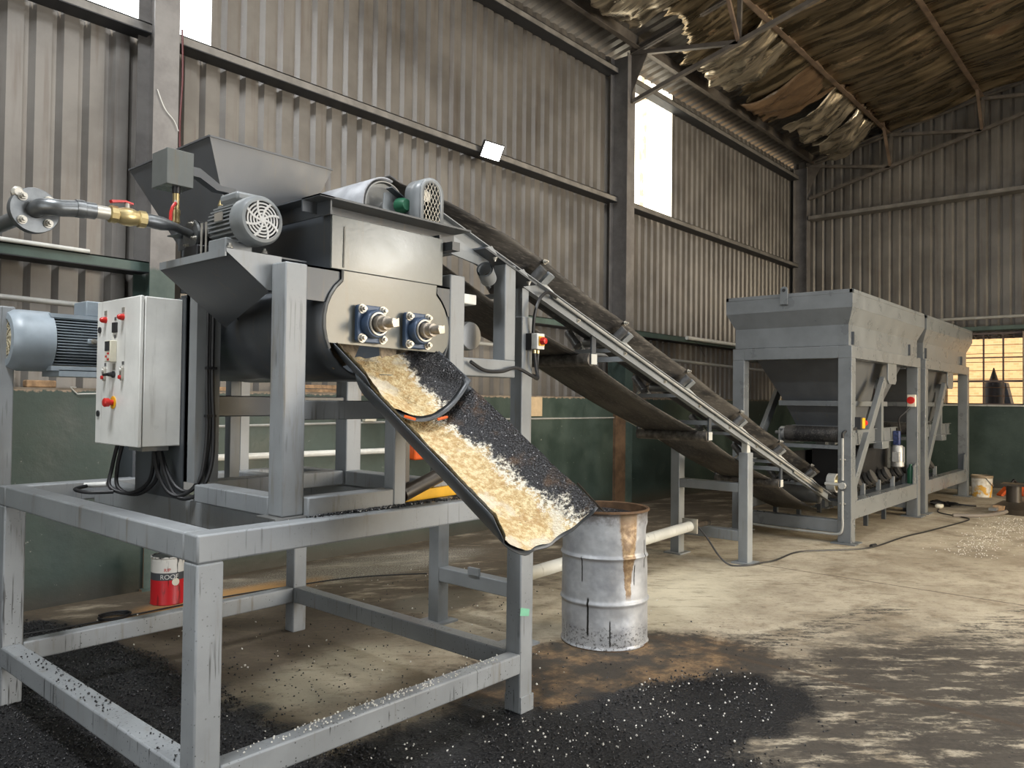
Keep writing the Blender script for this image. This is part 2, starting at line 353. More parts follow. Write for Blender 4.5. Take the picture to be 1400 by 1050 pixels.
def drummat():
    n = N('stained_drum_paint'); q = n.xyz(); f = n.noise(5, 5, .65); g = n.noise(22, 4, .7)
    c = n.mix(n.ramp(f, .3, .7), (.3, .31, .33), (.47, .48, .49)); dx = n.math('SUBTRACT', q[0], 4.38); dy = n.math('SUBTRACT', q[1], 2.95)
    an = n.math('ARCTAN2', dy, dx); z = q[2]
    # tan spill below the rim, facing the aisle
    d1 = n.math('ABSOLUTE', n.math('SUBTRACT', an, -1.98)); wz = n.ramp(z, .3, .86, .07, .24)
    sp = n.math('MULTIPLY', n.ramp(n.math('DIVIDE', n.math('ADD', d1, n.math('MULTIPLY', n.math('SUBTRACT', g, .5), .12)), wz), .85, 1.15, 1, 0), n.ramp(z, .3, .36))
    c = n.mix(n.math('MULTIPLY', sp, .92), c, n.mix(n.ramp(g, .4, .65), (.17, .095, .035), (.34, .23, .11)))
    rim = n.math('MULTIPLY', n.ramp(n.math('ADD', z, n.math('MULTIPLY', g, .16)), .86, .96), .8); c = n.mix(rim, c, (.06, .04, .025))
    low = n.math('MULTIPLY', n.ramp(n.math('ADD', z, n.math('MULTIPLY', g, -.2)), .0, .06, 1, 0), n.math('MULTIPLY', n.ramp(n.noise(60, 3, .7), .52, .62), .75)); c = n.mix(low, c, (.03, .025, .02))
    for a0, z0, z1, w in ((-2.93, .08, .34, .014), (-2.42, .02, .2, .009), (-3.08, .42, .6, .009), (-1.45, .5, .7, .012), (-1.8, .4, .55, .009)):
        dd = n.math('ABSOLUTE', n.math('ADD', n.math('SUBTRACT', an, a0), n.math('MULTIPLY', n.math('SUBTRACT', g, .5), .02)))
        c = n.mix(n.math('MULTIPLY', n.ramp(dd, w, w*2.2, 1, 0), n.math('MULTIPLY', n.ramp(z, z0, z0+.02), n.ramp(z, z1-.02, z1, 1, 0))), c, (.01, .009, .008))
    n.bump(n.noise(4, 3), .5, .03); return n.set(c, n.ramp(f, .3, .7, .32, .5), .25)
M['drum'] = drummat()

# ================================================================== THE HALL
YW, YS = 6.43, 6.80        # dado face, sheeting plane of the left wall
XE, XS = 17.42, 17.72      # dado face, sheeting plane of the end wall
X0, Y0 = -5.0, -8.0
def rafter(y): return 7.30 + .213*(5 - y) if y > -.6 else 7.30 + .213*(5.6) - .213*(-.6 - y)
def corr_profile(L, pitch=.1995, ph=0., depth=.04):
    pts = []; k = -1; u0 = 0
    u = -ph
    while u < L + pitch:
        for du, d in ((0, 0), (.112, 0), (.122, depth), (.158, depth)): pts.append((u+du, d))
        u += pitch
    out = [(0, 0)] + [p for p in pts if 0 < p[0] < L] + [(L, 0)]
    return out
def sheet(origin, du, dn, L, top, bot, ph=0., nz=1):
    """ribbed sheet: runs along du, ribs stand off along dn; top/bot are functions of run length giving z"""
    mb = MB(); pr = corr_profile(L, ph=ph); o = Vector(origin); du = Vector(du); dn = Vector(dn)
    vs = []
    for u, d in pr:
        p = o + du*u + dn*d
        vs += [(p.x, p.y, bot(u)), (p.x, p.y, top(u))]
    mb.add(vs, [(2*i, 2*i+2, 2*i+3, 2*i+1) for i in range(len(pr)-1)]); return mb
cst = lambda c: (lambda u: c)
floor = struct('floor', MB().box(X0, XE+.3, Y0, YS, -.2, 0), M['floor'], 'stained concrete floor with trodden-in black asphalt')
# left wall
wl = struct('wall_left', label='ribbed metal wall over a green plastered dado at left')
zE = 7.0
struct('sheeting', sheet((X0, YS, 0), (1,0,0), (0,1,0), XS-X0, cst(4.7), cst(1.5), ph=.09), M['clad'], parent=wl)
for a, b in ((X0, 1.52), (3.53, 10.28), (12.08, XS)):
    ph = (a - X0 + .09) % .1995
    struct('sheeting', sheet((a, YS, 0), (1,0,0), (0,1,0), b-a, cst(zE), cst(4.7), ph=ph), M['clad'], parent=wl)
struct('dado', MB().box(X0, XE+.3, YW, YS+.02, 0, 1.63), M['dado'], parent=wl)
struct('ledge', MB().box(X0, XE+.3, YW+.02, YS-.005, 1.625, 1.645), flat('rough_mortar', (.2, .165, .125), .9, 0, .4, 8), parent=wl)
w1 = struct('window_1', sheet((1.52, YS, 0), (1,0,0), (0,1,0), 2.01, cst(zE), cst(4.7), ph=.05), M['tr_c'], 'translucent wall panel glowing white above the first column girt')
w2 = struct('window_2', sheet((10.28, YS, 0), (1,0,0), (0,1,0), 1.8, cst(zE), cst(4.7), ph=.05), M['tr_w'], 'tall translucent wall panel glowing beside the middle column')
struct('pilaster', MB().box(9.73, 10.005, 6.385, YW+.01, 0, 1.60), M['rust2'], parent=wl)
COLX = (2.835, 10.01, 17.48)
bays = [(-4.3, 2.9), (3.0, 10.05), (10.2, 17.5)]
for i, (a, b) in enumerate(bays):
    for nm, zt, h, m in (('girt', 4.745, .075, M['girt']), ('eave_girt', 6.755, .08, M['girt']), ('lower_girt', 2.715, .085, M['girtg'])):
        mb = MB(); y0 = 6.60 if nm != 'lower_girt' else 6.56
        mb.box(a, b, y0, y0+.012, zt-h, zt); mb.box(a, b, y0, y0+.06, zt-.01, zt)
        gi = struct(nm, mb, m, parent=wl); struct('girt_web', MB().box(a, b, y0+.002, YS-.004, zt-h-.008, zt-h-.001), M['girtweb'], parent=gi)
# columns (I-sections)
for i, x in enumerate(COLX):
    mb = MB(); w = .21; y1 = 6.40; y2 = 6.72; top = 6.93
    mb.box(x, x+w, y1, y1+.014, 0, top); mb.box(x, x+w, y2-.014, y2, 0, top); mb.box(x+w/2-.006, x+w/2+.006, y1+.007, y2-.007, 0, top)
    mb.box(x-.02, x+w+.02, y1-.02, y2, 0, .02)
    struct('column', mb, M['column'], ('steel wall column behind the mixer hopper', 'steel wall column between the two wall bays', 'steel corner column beside the end wall')[i])
# end wall
we = struct('wall_back', label='ribbed metal end wall over a dark green dado')
struct('sheeting', sheet((XS, Y0, 0), (0,1,0), (1,0,0), YS-Y0, lambda u: rafter(Y0+u)+.17, cst(2.9), ph=.02), M['clad'], parent=we)
WY0, WY1, WZ0, WZ1 = 2.30, 3.62, 1.60, 3.0
mb = MB(); mb.box(XE, XE+.3, Y0, YS, 0, WZ0); mb.box(XE, XE+.3, Y0, WY0, WZ0, WZ1); mb.box(XE, XE+.3, WY1, YS, WZ0, WZ1)
struct('dado', mb, M['dado'], parent=we)
for y0, y1, z, m in ((Y0, 6.36, 5.79, M['girt']), (Y0, 6.36, 3.13, M['girtg'])):
    mb = MB(); mb.box(XE+.02, XE+.032, y0, y1, z-.08, z); mb.box(XE+.02, XS-.01, y0, y1, z-.084, z-.074)
    struct('girt', mb, m, parent=we)
# far window
w3 = struct('window_3', label='barred steel-framed window in the end wall')
mb = MB()
ny = 4; xw = XE+.1
for k in range(ny+1):
    y = WY0 + (WY1-WY0)*k/ny; mb.box(xw, xw+.035, y-.014, y+.014, WZ0, WZ1)
for z, h in ((WZ0+.012, .014), (2.06, .02), (2.52, .012), (WZ1-.012, .016)): mb.box(xw-.005, xw+.04, WY0, WY1, z-h, z+h)
struct('window_frame', mb, flat('window_frame_paint', (.12, .09, .08), .6), parent=w3)
mb = MB()
for k in range(8):
    z = WZ0 + .17 + k*.165; mb.cyl((xw-.03, WY0, z), (xw-.03, WY1, z), .006, n=6)
struct('burglar_bars', mb, M['rust'], parent=w3)
g = N('dusty_window_glass'); g.b.inputs['Transmission Weight'].default_value = 1.; g.set((1, 1, 1), .02); g.b.inputs['IOR'].default_value = 1.05
struct('pane', MB().box(xw+.015, xw+.019, WY0, WY1, WZ0, WZ1), g.m, parent=w3)
struct('window_sill', MB().box(XE-.03, XE+.12, WY0-.05, WY1+.05, WZ0-.03, WZ0), M['floorpipe'], parent=w3)
# unseen walls closing the hall, with big openings for daylight
wr = struct('wall_right', label='ribbed metal wall opposite, with a wide doorway')
for a, b, z0 in ((X0, 4.2, 0), (4.2, 12.6, 4.6), (12.6, XS, 0)):
    struct('sheeting', sheet((a, Y0, 0), (1,0,0), (0,-1,0), b-a, cst(5.9), cst(z0)), M['clad'], parent=wr)
wf = struct('wall_front', label='ribbed metal wall behind the viewer, with a doorway')
for a, b, z0 in ((Y0, -3.2, 0), (-3.2, 2.6, 4.4), (2.6, YS, 0)):
    struct('sheeting', sheet((X0, a, 0), (0,1,0), (-1,0,0), b-a, lambda u, a=a: rafter(a+u)+.17, cst(z0)), M['clad'], parent=wf)
# roof sheeting: ribs run up the slope
ce = struct('ceiling', label='ribbed roof sheeting on steel purlins')
def roof_piece(x0, x1, ya, yb):
    mb = MB(); pr = corr_profile(x1-x0, ph=.03); vs = []
    for u, d in pr:
        for y in (ya, yb): vs.append((x0+u, y, rafter(y)+.165+d))
    mb.add(vs, [(2*i, 2*i+2, 2*i+3, 2*i+1) for i in range(len(pr)-1)]); return mb
struct('sheeting', roof_piece(X0, XS+.2, 7.035, -.6), M['roof'], parent=ce)
struct('sheeting', roof_piece(X0, XS+.2, -.6, Y0-.2), M['roof'], parent=ce)
PY = [6.30, 4.72, 3.02, 1.35, -.3]
for y in PY:
    z = rafter(y) - .06; mb = MB()
    mb.box(X0, XS, y-.006, y+.006, z, z+.22); mb.box(X0, XS, y-.085, y, z, z+.008); mb.box(X0, XS, y, y+.06, z+.212, z+.22)
    struct('purlin', mb, M['purlin'] if y < 6 else M['trusspaint'], parent=ce)
# trusses
def truss(x, label):
    t = struct('trim_%d' % (1 if x < 8 else 2 if x < 14 else 3), label=label); m = M['trusspaint']
    mb = MB()
    for dy in (0,):
        pa, pb = (x, 6.42, rafter(6.42)-.085), (x, -.6, rafter(-.6)-.085); mb.beam(pa, pb, .1, .012); mb.beam((x, 6.42, rafter(6.42)-.01), (x, -.6, rafter(-.6)-.01), .1, .012)
        mb.beam((x, 6.42, rafter(6.42)-.05), (x, -.6, rafter(-.6)-.05), .012, .09)
    struct('top_chord', mb, m, parent=t)
    bz = lambda y: 6.19 + (6.35 - y)*.243
    struct('bottom_chord', MB().beam((x, 6.36, bz(6.36)), (x, -.6, bz(-.6)), .07, .06), m, parent=t)
    ys = [6.36, 4.66, 2.98, 1.3, -.4]
    for k in range(4):
        struct('strut', MB().beam((x, ys[k], rafter(ys[k])-.1 if k else 6.93), (x, ys[k+1], bz(ys[k+1])), .07, .06), m, parent=t)
        struct('web_member', MB().beam((x, ys[k+1], bz(ys[k+1])), (x, ys[k+1]-.02, rafter(ys[k+1])-.09), .06, .05), m, parent=t)
        struct('web_member', MB().beam((x, ys[k+1], bz(ys[k+1])), (x-.55, ys[k+1], rafter(ys[k+1])+.02), .05, .05), M['purlin'], parent=t)
    struct('gusset_plate', MB().prism([(x-.006, 6.4, 6.93), (x-.006, 6.08, 6.93), (x-.006, 6.28, 6.55), (x-.006, 6.4, 6.3)], (.012, 0, 0)), m, parent=t)
truss(2.95, 'roof truss over the mixer'); truss(10.11, 'roof truss on the middle column'); truss(17.5, 'roof truss against the end wall')
# hanging foil insulation strips, between the purlins
def foil_strip(x0, x1, ya, yb, sag, seed, label, m, nu=26, nv=60, torn=.25, group='foil insulation under the roof', droop=0.):
    rnd = random.Random(seed)
    ends = [yy + 0 for yy in (ya,)]
    def fn(u, v):
        xx = x0 + (x1-x0)*u
        tear = torn*(noise.noise(Vector((xx*3.1, seed*1.7, 0))) + .5*noise.noise(Vector((xx*11, seed, 3))))
        y = ya + tear*(1 if v < .5 else 0)*(1-2*v)*1.5 - (ya-yb)*v
        ph = 0
        for a, b in zip(PY[:-1], PY[1:]):
            if b <= y <= a: ph = sin(pi*(a-y)/(a-b))
        s = sag*(.25 + ph)*(.5 + .9*abs(noise.noise(Vector((xx*.9, y*.5, seed)))))
        cross = .03*sin(pi*u) + .2*max(0, u-.4)**2*3*(.4+.8*abs(noise.noise(Vector((y*.7, seed, 8)))))
        w = .05*noise.noise(Vector((xx*3, y*.6, seed*2.3))) + .013*noise.noise(Vector((xx*11, y*.7, seed))) + .004*noise.noise(Vector((xx*22, y*1.5, seed)))
        d = droop*max(0, 1-v*4.5)**1.6
        return (xx + .05*noise.noise(Vector((y*1.5, u, seed))), y, rafter(y) + .13 - s - cross + w - d)
    return one('insulation_strip', MB().grid(fn, nu, nv), m, label, 'insulation', group, sm=60, solid=.012)
fx = 3.4; k = 0
FL = 'crinkled brown-silver foil strip of the roof lining between the purlins'
while fx < 17.3:
    w = 1.16 + .12*random.random(); x1 = min(fx+w, 17.42)
    if fx < 9.2: foil_strip(fx, x1, 5.75+.4*random.random(), -.5, .08, k+1, FL, M['foil'], droop=.0)
    elif fx < 13.3: foil_strip(fx, x1, 5.6 + .35*random.random(), -.5, .1, k+1, FL, M['foil'], droop=.12)
    else: foil_strip(fx, x1, 4.75, -.5, .1, k+1, FL, M['foil'])
    fx = x1 + .02; k += 1
def flap(x0, x1, y0, y1, drop, seed, label, m):
    """a torn sheet of foil hanging from the purlins"""
    def fn(u, v):
        xx = x0 + (x1-x0)*u + .12*noise.noise(Vector((v*2, seed, u*2))); y = y0 + (y1-y0)*v + .1*noise.noise(Vector((u*3, v*2, seed)))
        z = rafter(y) + .06 - drop*(v**.8)*(.75+.35*noise.noise(Vector((u*3, seed, 1)))) - .2*sin(pi*v)*.6
        z += .09*noise.noise(Vector((u*4, v*3, seed))) + .05*noise.noise(Vector((u*10, v*6, seed)))
        y += .09*noise.noise(Vector((u*9, v*3, seed*3)))
        return (xx, y, z)
    return one('foil_flap', MB().grid(fn, 22, 18), m, label, 'insulation', sm=60, solid=.01)
flap(14.5, 15.7, 4.75, 5.75, .42, 3, 'torn silver foil sheet hanging below the roof, left of the lowest one', M['foil2'])
flap(15.7, 16.95, 4.75, 5.65, .58, 9, 'lowest torn silver foil sheet dangling near the end wall truss', M['foil2'])
flap(13.2, 14.4, 4.75, 6.05, .2, 14, 'torn brown paper backing hanging beside the dangling foil', foil('paper_backing', (.3, .2, .12), .4))
flap(8.2, 9.4, 4.9, 6.0, .28, 21, 'bright crumpled foil end drooping just left of the middle truss', M['foil2'])
flap(11.1, 12.3, 4.7, 5.85, .4, 26, 'bright crumpled foil end drooping just right of the middle truss', M['foil2'])
# outside the far window
struct('exterior_wall', MB().box(22, 22.3, -6, 12, 0, 6), M['brick'], 'sunlit brick wall outside the window')
struct('exterior_ground', MB().box(18.2, 22, -6, 12, -.2, 0), M['floor'], 'ground outside the window')
dk = flat('dark_blue_tank', (.02, .028, .045), .4)
t = thing('water_tank', 'dark blue tank with pointed lid standing outside the window', 'tank', (20, 3.18, 0))
part('tank_body', MB().lathe([(0,0), (.2, 0), (.2, 2.02), (.17, 2.1), (0, 2.1)], (20, 3.18, 0)), dk, t); part('lid', MB().cyl((20, 3.18, 2.1), (20, 3.18, 2.42), .1, .01), dk, t)
one('tarpaulin', MB().prism([(20.3, 3.9, 0), (20.3, 2.55, 0), (20.3, 3.0, 2.1), (20.3, 3.3, 2.1)], (.4, 0, 0)), flat('blue_tarpaulin', (.1, .14, .22), .6), 'blue grey tarpaulin heap outside the window', 'tarpaulin')

# ================================================================== SUPPORT TABLE
t = thing('support_frame', 'grey welded square-tube support frame carrying the mixer', 'frame', (2.2, 3.6, 0))
TX0, TX1, TY0, TY1, TZ = 1.31, 3.13, 2.55, 4.66, 1.12
w = .1; bv = .008; m = M['table']
part('top_beam', MB().box(TX0, TX1, TY0, TY0+w, TZ-w, TZ), m, t, bevel=bv); part('top_beam', MB().box(TX0, TX1, TY1-w, TY1, TZ-w, TZ), m, t, bevel=bv)
part('top_beam', MB().box(TX0, TX0+w, TY0+w, TY1-w, TZ-w, TZ), m, t, bevel=bv); part('top_beam', MB().box(TX1-w, TX1, TY0+w, TY1-w, TZ-w, TZ), m, t, bevel=bv)
part('cross_beam', MB().box(1.74, 1.84, TY0+w, TY1-w, TZ-w-.02, TZ-.002), m, t, bevel=bv)
part('cross_beam', MB().box(2.6, 2.7, TY0+w, TY1-w, TZ-w, TZ-.002), m, t, bevel=bv)
for (x, y) in ((TX0, TY0), (TX1-w, TY0), (TX0, TY1-w), (TX1-w, TY1-w)):
    part('leg', MB().box(x, x+w, y, y+w, 0, TZ-w), m, t, bevel=bv)
lz0, lz1 = .205, .305
part('lower_rail', MB().box(TX0+w, TX1-w, TY0-.004, TY0+w-.02, lz0, lz1), m, t, bevel=bv); part('lower_rail', MB().box(TX0+w, TX1-w, TY1-w, TY1-.02, lz0, lz1), m, t, bevel=bv)
part('lower_rail', MB().box(TX0-.004, TX0+w-.01, TY0+w, TY1-w, lz0, lz1), m, t, bevel=bv); part('lower_rail', MB().box(TX1-w, TX1-.01, TY0+w, TY1-w, lz0, lz1), m, t, bevel=bv)
part('foot_sleeve', MB().box(TX1-w+.004, TX1+.006, TY0-.006, TY0+w+.006, 0, .085), m, t, bevel=.003)
part('masking_tape', MB().prism([(TX1-.105, TY0-.0012, .50), (TX1-.035, TY0-.0012, .485), (TX1-.03, TY0-.0012, .52), (TX1-.1, TY0-.0012, .54)], (0, .001, 0)), M['ptape'], t, label='torn green masking tape')
part('corner_post', MB().box(1.30, 1.38, 4.70, 4.78, 0, 2.06), m, t, bevel=bv, label='tall upright post at the rear corner')
part('post_bracket', MB().box(1.30, 1.38, 4.65, 4.72, .95, 1.1), m, t)
# yellow plank and oily frame on the table
one('spirit_level', MB().beam((2.33, 2.72, 1.145), (2.95, 2.78, 1.145), .05, .05), M['yellow'], 'yellow straightedge lying on the support frame under the chute', 'straightedge', bevel=.004)
t = thing('wall_box', 'orange box with a black strap fixed to the dado behind the mixer', 'box', (5.85, 6.3, .95))
part('casing', MB().box(5.62, 6.02, 6.24, 6.43, .93, 1.38), M['orange'], t, bevel=.02); part('strap', MB().box(5.86, 5.93, 6.22, 6.24, .98, 1.3), M['blackpl'], t); part('lever', MB().cyl((5.7, 6.2, 1.16), (5.88, 6.2, 1.15), .025), M['whitepl'], t)

# ================================================================== MIXER
mx_ = thing('pugmill_mixer', 'grey twin-shaft trough mixer with two blue bearings and discharge chute', 'mixer', (2.23, 3.2, 1.12))
PYF = 2.655
c1, c2, cz, R = 2.108, 2.372, 1.91, .228
def trough_section(r, z_top=2.13, xs=.13):
    pts = []
    pts.append((c1 - .14, z_top))
    for k in range(0, 15):                     # left arc from upper left round to the bottom middle
        a = radians(128 + (270-128+20)*k/14); pts.append((c1 + r*cos(a), cz + r*sin(a)))
    for k in range(0, 15):
        a = radians(250 + (412-250)*k/14); pts.append((c2 + r*cos(a), cz + r*sin(a)))
    pts.append((c2 + .14, z_top)); return pts
sec = trough_section(R)
mb = MB(); vs = [(x, y, z) for y in (PYF, 4.05) for x, z in sec]; n_ = len(sec)
mb.add(vs, [(i, i+1, n_+i+1, n_+i) for i in range(n_-1)])
part('trough', mb, M['dark'], mx_, solid=.012, sm=50)  # dark colour includes the shade of the shelf and motor
# front plate with flat bottom cut
pl = [(x, PYF-.006, z) for x, z in trough_section(R-.008) if z > 1.825]
left = [p for p in pl if p[0] < 2.24]; right = [p for p in pl if p[0] >= 2.24]
poly = left + [(1.9, PYF-.006, 1.822), (2.555, PYF-.006, 1.812)] + right
part('end_plate', MB().prism(poly, (0, .014, 0)), M['plate'], mx_, bevel=.002)
part('back_plate', MB().prism([(x, 4.04, z) for x, z in sec], (0, .014, 0)), M['dark'], mx_)
# housing on top, with flared cover flange
mb = MB(); hx0, hx1, hz0, hz1 = 1.908, 2.54, 2.13, 2.352
mb.box(hx0, hx1, PYF-.012, PYF, hz0, hz1); part('housing_front', mb, M['plate'], mx_, bevel=.002)
mb = MB().box(hx0, hx0+.012, PYF, 3.95, hz0, hz1+.02).box(hx1-.012, hx1, PYF, 3.95, hz0, hz1+.02).box(hx0, hx1, 3.94, 3.95, hz0, hz1+.02)
part('housing_side', mb, M['dark'], mx_)  # darker than the front: shade from shelf and motor put into the colour
mb = MB(); mb.box(1.76, 2.67, 2.56, 2.568, 2.335, 2.338) if 0 else None
mb.prism([(1.80, 2.575, 2.405), (1.80, 2.70, 2.405), (1.80, 2.70, 2.352), (1.80, 2.692, 2.352), (1.80, 2.692, 2.397), (1.80, 2.575, 2.397)], (.86, 0, 0))
mb.prism([(1.80, 2.575, 2.405), (1.87, 2.575, 2.405), (1.87, 2.575, 2.399), (1.80, 2.575, 2.399)], (0, 1.3, 0))
mb.box(1.868, 1.876, 2.60, 3.9, 2.34, 2.405)
mb.box(2.56, 2.61, 2.60, 2.68, 2.30, 2.34)
part('cover_flange', mb, M['dark'], mx_)
part('weld_seam', MB().tube([(hx0+.06, PYF-.014, 2.14), (hx0+.062, PYF-.014, 2.31)], .0035, 6), M['zinc'], mx_)
# legs of the mixer frame
for x, y, z0, z1, ww in ((1.70, 2.65, 1.1285, 2.13, .1), (2.60, 2.65, 1.27, 2.195, .1), (2.24, 2.62, 1.121, 1.52, .07), (2.60, 3.44, 1.121, 1.75, .1)):
    part('frame_post', MB().box(x, x+ww, y, y+ww, z0, z1), M['table'], mx_, bevel=.006)
mb = MB().box(1.725, 1.775, 3.40, 3.50, 1.2, 2.08).box(1.80, 1.84, 3.40, 3.50, 1.2, 2.08).box(1.725, 1.84, 3.47, 3.5, 1.2, 2.08)
part('frame_post', mb, M['grey'], mx_, label='channel post the cables run up')
part('base_beam', MB().box(1.70, 1.80, 2.751, 3.35, 1.122, 1.2), M['table'], mx_, bevel=.006); part('base_beam', MB().box(1.80, 2.24, 2.62, 2.7, 1.122, 1.2), M['table'], mx_, bevel=.006)
part('base_beam', MB().box(1.80, 2.60, 3.46, 3.55, 1.122, 1.2), M['table'], mx_, bevel=.006); part('base_beam', MB().box(2.60, 2.70, 2.75, 3.46, 1.122, 1.2), M['table'], mx_, bevel=.006)
part('cross_rail', MB().box(1.80, 2.30, 2.70, 2.77, 1.505, 1.585), M['table'], mx_, bevel=.005); part('cross_rail', MB().box(1.84, 2.60, 3.46, 3.52, 1.5, 1.6), M['dark'], mx_, bevel=.005)
part('shim_plate', MB().box(1.66, 1.82, 2.63, 2.77, 1.1205, 1.128), M['steel'], mx_)
part('brace_tube', MB().tube([(2.34, 2.68, 1.16), (2.62, 2.70, 1.24), (2.72, 2.72, 1.28)], .035, 12), M['oily'], mx_, label='oily brace tube')
part('stiffener', MB().box(2.315, 2.34, 2.66, 2.72, 1.13, 1.5), M['rust'], mx_, label='rusty flat bar'); part('stiffener', MB().box(2.36, 2.4, 2.7, 2.74, 1.13, 1.5), M['oily'], mx_)
for xa, xb in ((1.80, 1.975), (2.51, 2.60)):
    mb = MB(); mb.box(xa, xb, 2.655, 2.663, 1.99, 2.13); mb.box(xa, xb, 2.655, 2.75, 2.122, 2.13); mb.box(xb-.008 if xa < 2 else xa, xb if xa < 2 else xa+.008, 2.655, 2.75, 1.99, 2.13)
    part('side_bracket', mb, M['dark'], mx_)
part('lip_bead', MB().tube([(x, PYF-.008, z) for x, z in sec if x < 2.1 and z > 1.78], .006, 6), M['steel'], mx_)
# bearings
for k, (bx, bz) in enumerate(((c1, 1.912), (c2, 1.903))):
    b = part('bearing', MB().prism([(bx+dx, PYF-.014, bz+dz) for dx, dz in ((-.072,-.08), (.062,-.08), (.072,-.07), (.072,.07), (.062,.08), (-.072,.08), (-.08,.07), (-.08,-.07))], (0, -.022, 0)), M['blue'], mx_, bevel=.004, label='blue cast flange bearing')
    part('hub', MB().lathe([(.062, 0), (.062, .03), (.057, .038), (.046, .04), (.044, .03), (.0, .03)], (bx, PYF-.034, bz), (0,-1,0), 32), M['blue'], b)
    part('ring', MB().lathe([(.05, 0), (.05, .006), (.043, .006), (.043, 0)], (bx, PYF-.076, bz), (0,-1,0), 32), M['zinc'], b)
    part('shaft', MB().lathe([(.036, 0), (.036, .045), (.029, .047), (.029, .075), (.02, .077), (.02, .12), (.017, .123), (0, .123)], (bx, PYF-.06, bz), (0,-1,0), 24), M['shaft'], b)
    part('shaft_flat', MB().prism([(bx-.02, PYF-.16, bz+.003), (bx+.018, PYF-.16, bz+.02), (bx+.02, PYF-.16, bz-.014), (bx-.01, PYF-.16, bz-.02)], (0, -.025, 0)), M['shaft'], b)
    for dx in (-.058, .054):
        for dz in (-.062, .062): part('bolt', MB().hexbolt((bx+dx, PYF-.036, bz+dz), (0,-1,0), .015, .016), M['zinc'], b)
# paddles seen in the mouth
for px, py, pz, ang in ((1.985, 2.72, 1.80, .3), (2.13, 2.80, 1.83, -.6), (2.30, 2.74, 1.80, -.2), (2.44, 2.80, 1.83, .5)):
    mb = MB(); ca, sa = cos(ang), sin(ang); q = [(-.04, -.075), (.04, -.075), (.05, .06), (-.05, .06)]
    mb.prism([(px + a*ca - b*sa, py + .02*b/.06, pz + a*sa + b*ca) for a, b in q], (0, .012, 0)); part('paddle', mb, flat('mix_caked_steel', (.3, .24, .17), .8, .2, .5, 25), mx_)
for bx in (c1, c2): part('rotor_shaft', MB().cyl((bx, PYF+.01, 1.91), (bx, 4.03, 1.91), .035), M['steel'], mx_)
# discharge chutes (open half pipes sloping down toward the front)
SL = .667; dv = Vector((0, -1, -SL)).normalized(); nv = Vector((0, -SL, 1)).normalized()   # along, and normal pointing up/forward
def chute(xl, xr, sag, y_start, length, z_rim, th, flare=0., n=20, nl=16, lift=0., noise_h=0., u0=0., u1=1., seed=1, ends=None, heap=0.):
    xc, hw = (xl+xr)/2, (xr-xl)/2; r = (hw*hw + sag*sag)/(2*sag); a0 = math.asin(min(1, hw/r))
    o = Vector((xc, y_start, z_rim))
    def fn(u, v):
        uu = u0 + (u1-u0)*u; a = -a0 + 2*a0*uu; rr = r - lift
        L = length*(v if ends is None else v*ends(uu))
        sc = 1 + flare*v
        off = Vector((rr*sin(a)*sc, 0, 0)) + nv*(-(rr*cos(a) - (r - sag)))
        p = o + dv*L + off
        if heap: p = p + nv*heap*max(0, 1-v*1.6)*(1-(2*uu-1)**2)*(.6+.8*noise.noise(p*5))
        if noise_h:
            h = noise_h*(.5 + .5*noise.noise(p*9)) + noise_h*.5*noise.noise(p*28); p = p + nv*h
        return p
    return MB().grid(fn, n, nl)
Z1 = 1.80
part('upper_chute', chute(1.93, 2.53, .15, 2.66, .37, Z1+.03, .01, ends=lambda u: .72 + .28*sin(pi*u)), M['dark'], mx_, solid=.004, sm=60)
part('lower_chute', chute(1.945, 2.55, .175, 2.52, .95, Z1-.105, .01, n=26, nl=26, flare=-.05, ends=lambda u: .985 + .03*noise.noise(Vector((u*6, 1, 0))) - .05*max(0, .12-u)*8), M['dark'], mx_, solid=.004, sm=60)
part('weld_mark', MB().tube([(2.10, 2.395, 1.525), (2.16, 2.40, 1.512)], .006, 6), M['orange'], mx_, label='orange primer mark'); part('weld_mark', MB().tube([(2.29, 2.40, 1.51), (2.34, 2.395, 1.52)], .006, 6), M['orange'], mx_, label='orange primer mark')
one('chute_mix', chute(1.94, 2.52, .146, 2.70, .40, Z1+.054, .01, n=60, nl=44, lift=.006, noise_h=.016, heap=.074, u0=.004, u1=.99, ends=lambda u: .72 + .26*sin(pi*u)), M['mix'], 'heap of dusty cream and black mix in the upper chute', 'aggregate mix', kind='stuff', sm=70)
one('chute_mix', chute(1.95, 2.545, .172, 2.44, .85, Z1-.152, .01, n=70, nl=80, lift=.004, noise_h=.009, u0=.004, u1=.996, flare=-.05, ends=lambda u: .985 + .03*noise.noise(Vector((u*6, 1, 0))) - .05*max(0, .12-u)*8), M['mix'], 'cream dust and black mix coating the lower chute', 'aggregate mix', kind='stuff', sm=70)

# feed hopper behind
t = thing('feed_hopper', 'dark grey open funnel hopper behind the mixer', 'hopper', (2.5, 4.5, 1.12))
hx, hy, hz = 2.11, 4.06, 3.035; ex, ey = .815, 1.03
B = [(2.36, 4.16, 2.3), (2.62, 4.16, 2.3), (2.62, 4.6, 2.3), (2.36, 4.6, 2.3)]; T = [(hx, hy, hz), (hx+ex, hy, hz), (hx+ex, hy+ey, hz), (hx, hy+ey, hz)]
for i in range(4):
    j = (i+1) % 4; nn = (Vector(T[j])-Vector(T[i])).cross(Vector(B[i])-Vector(T[i])).normalized()
    part('side_plate', MB().prism([T[i], T[j], B[j], B[i]], nn*.006), M['hopper'], t)
mb = MB()
for i in range(4):
    mb.beam(T[i], T[(i+1) % 4], .01, .01)
part('rim', mb, M['hopper'], t)
part('spout', MB().box(2.36, 2.62, 4.16, 4.6, 1.95, 2.3), M['hopper'], t)
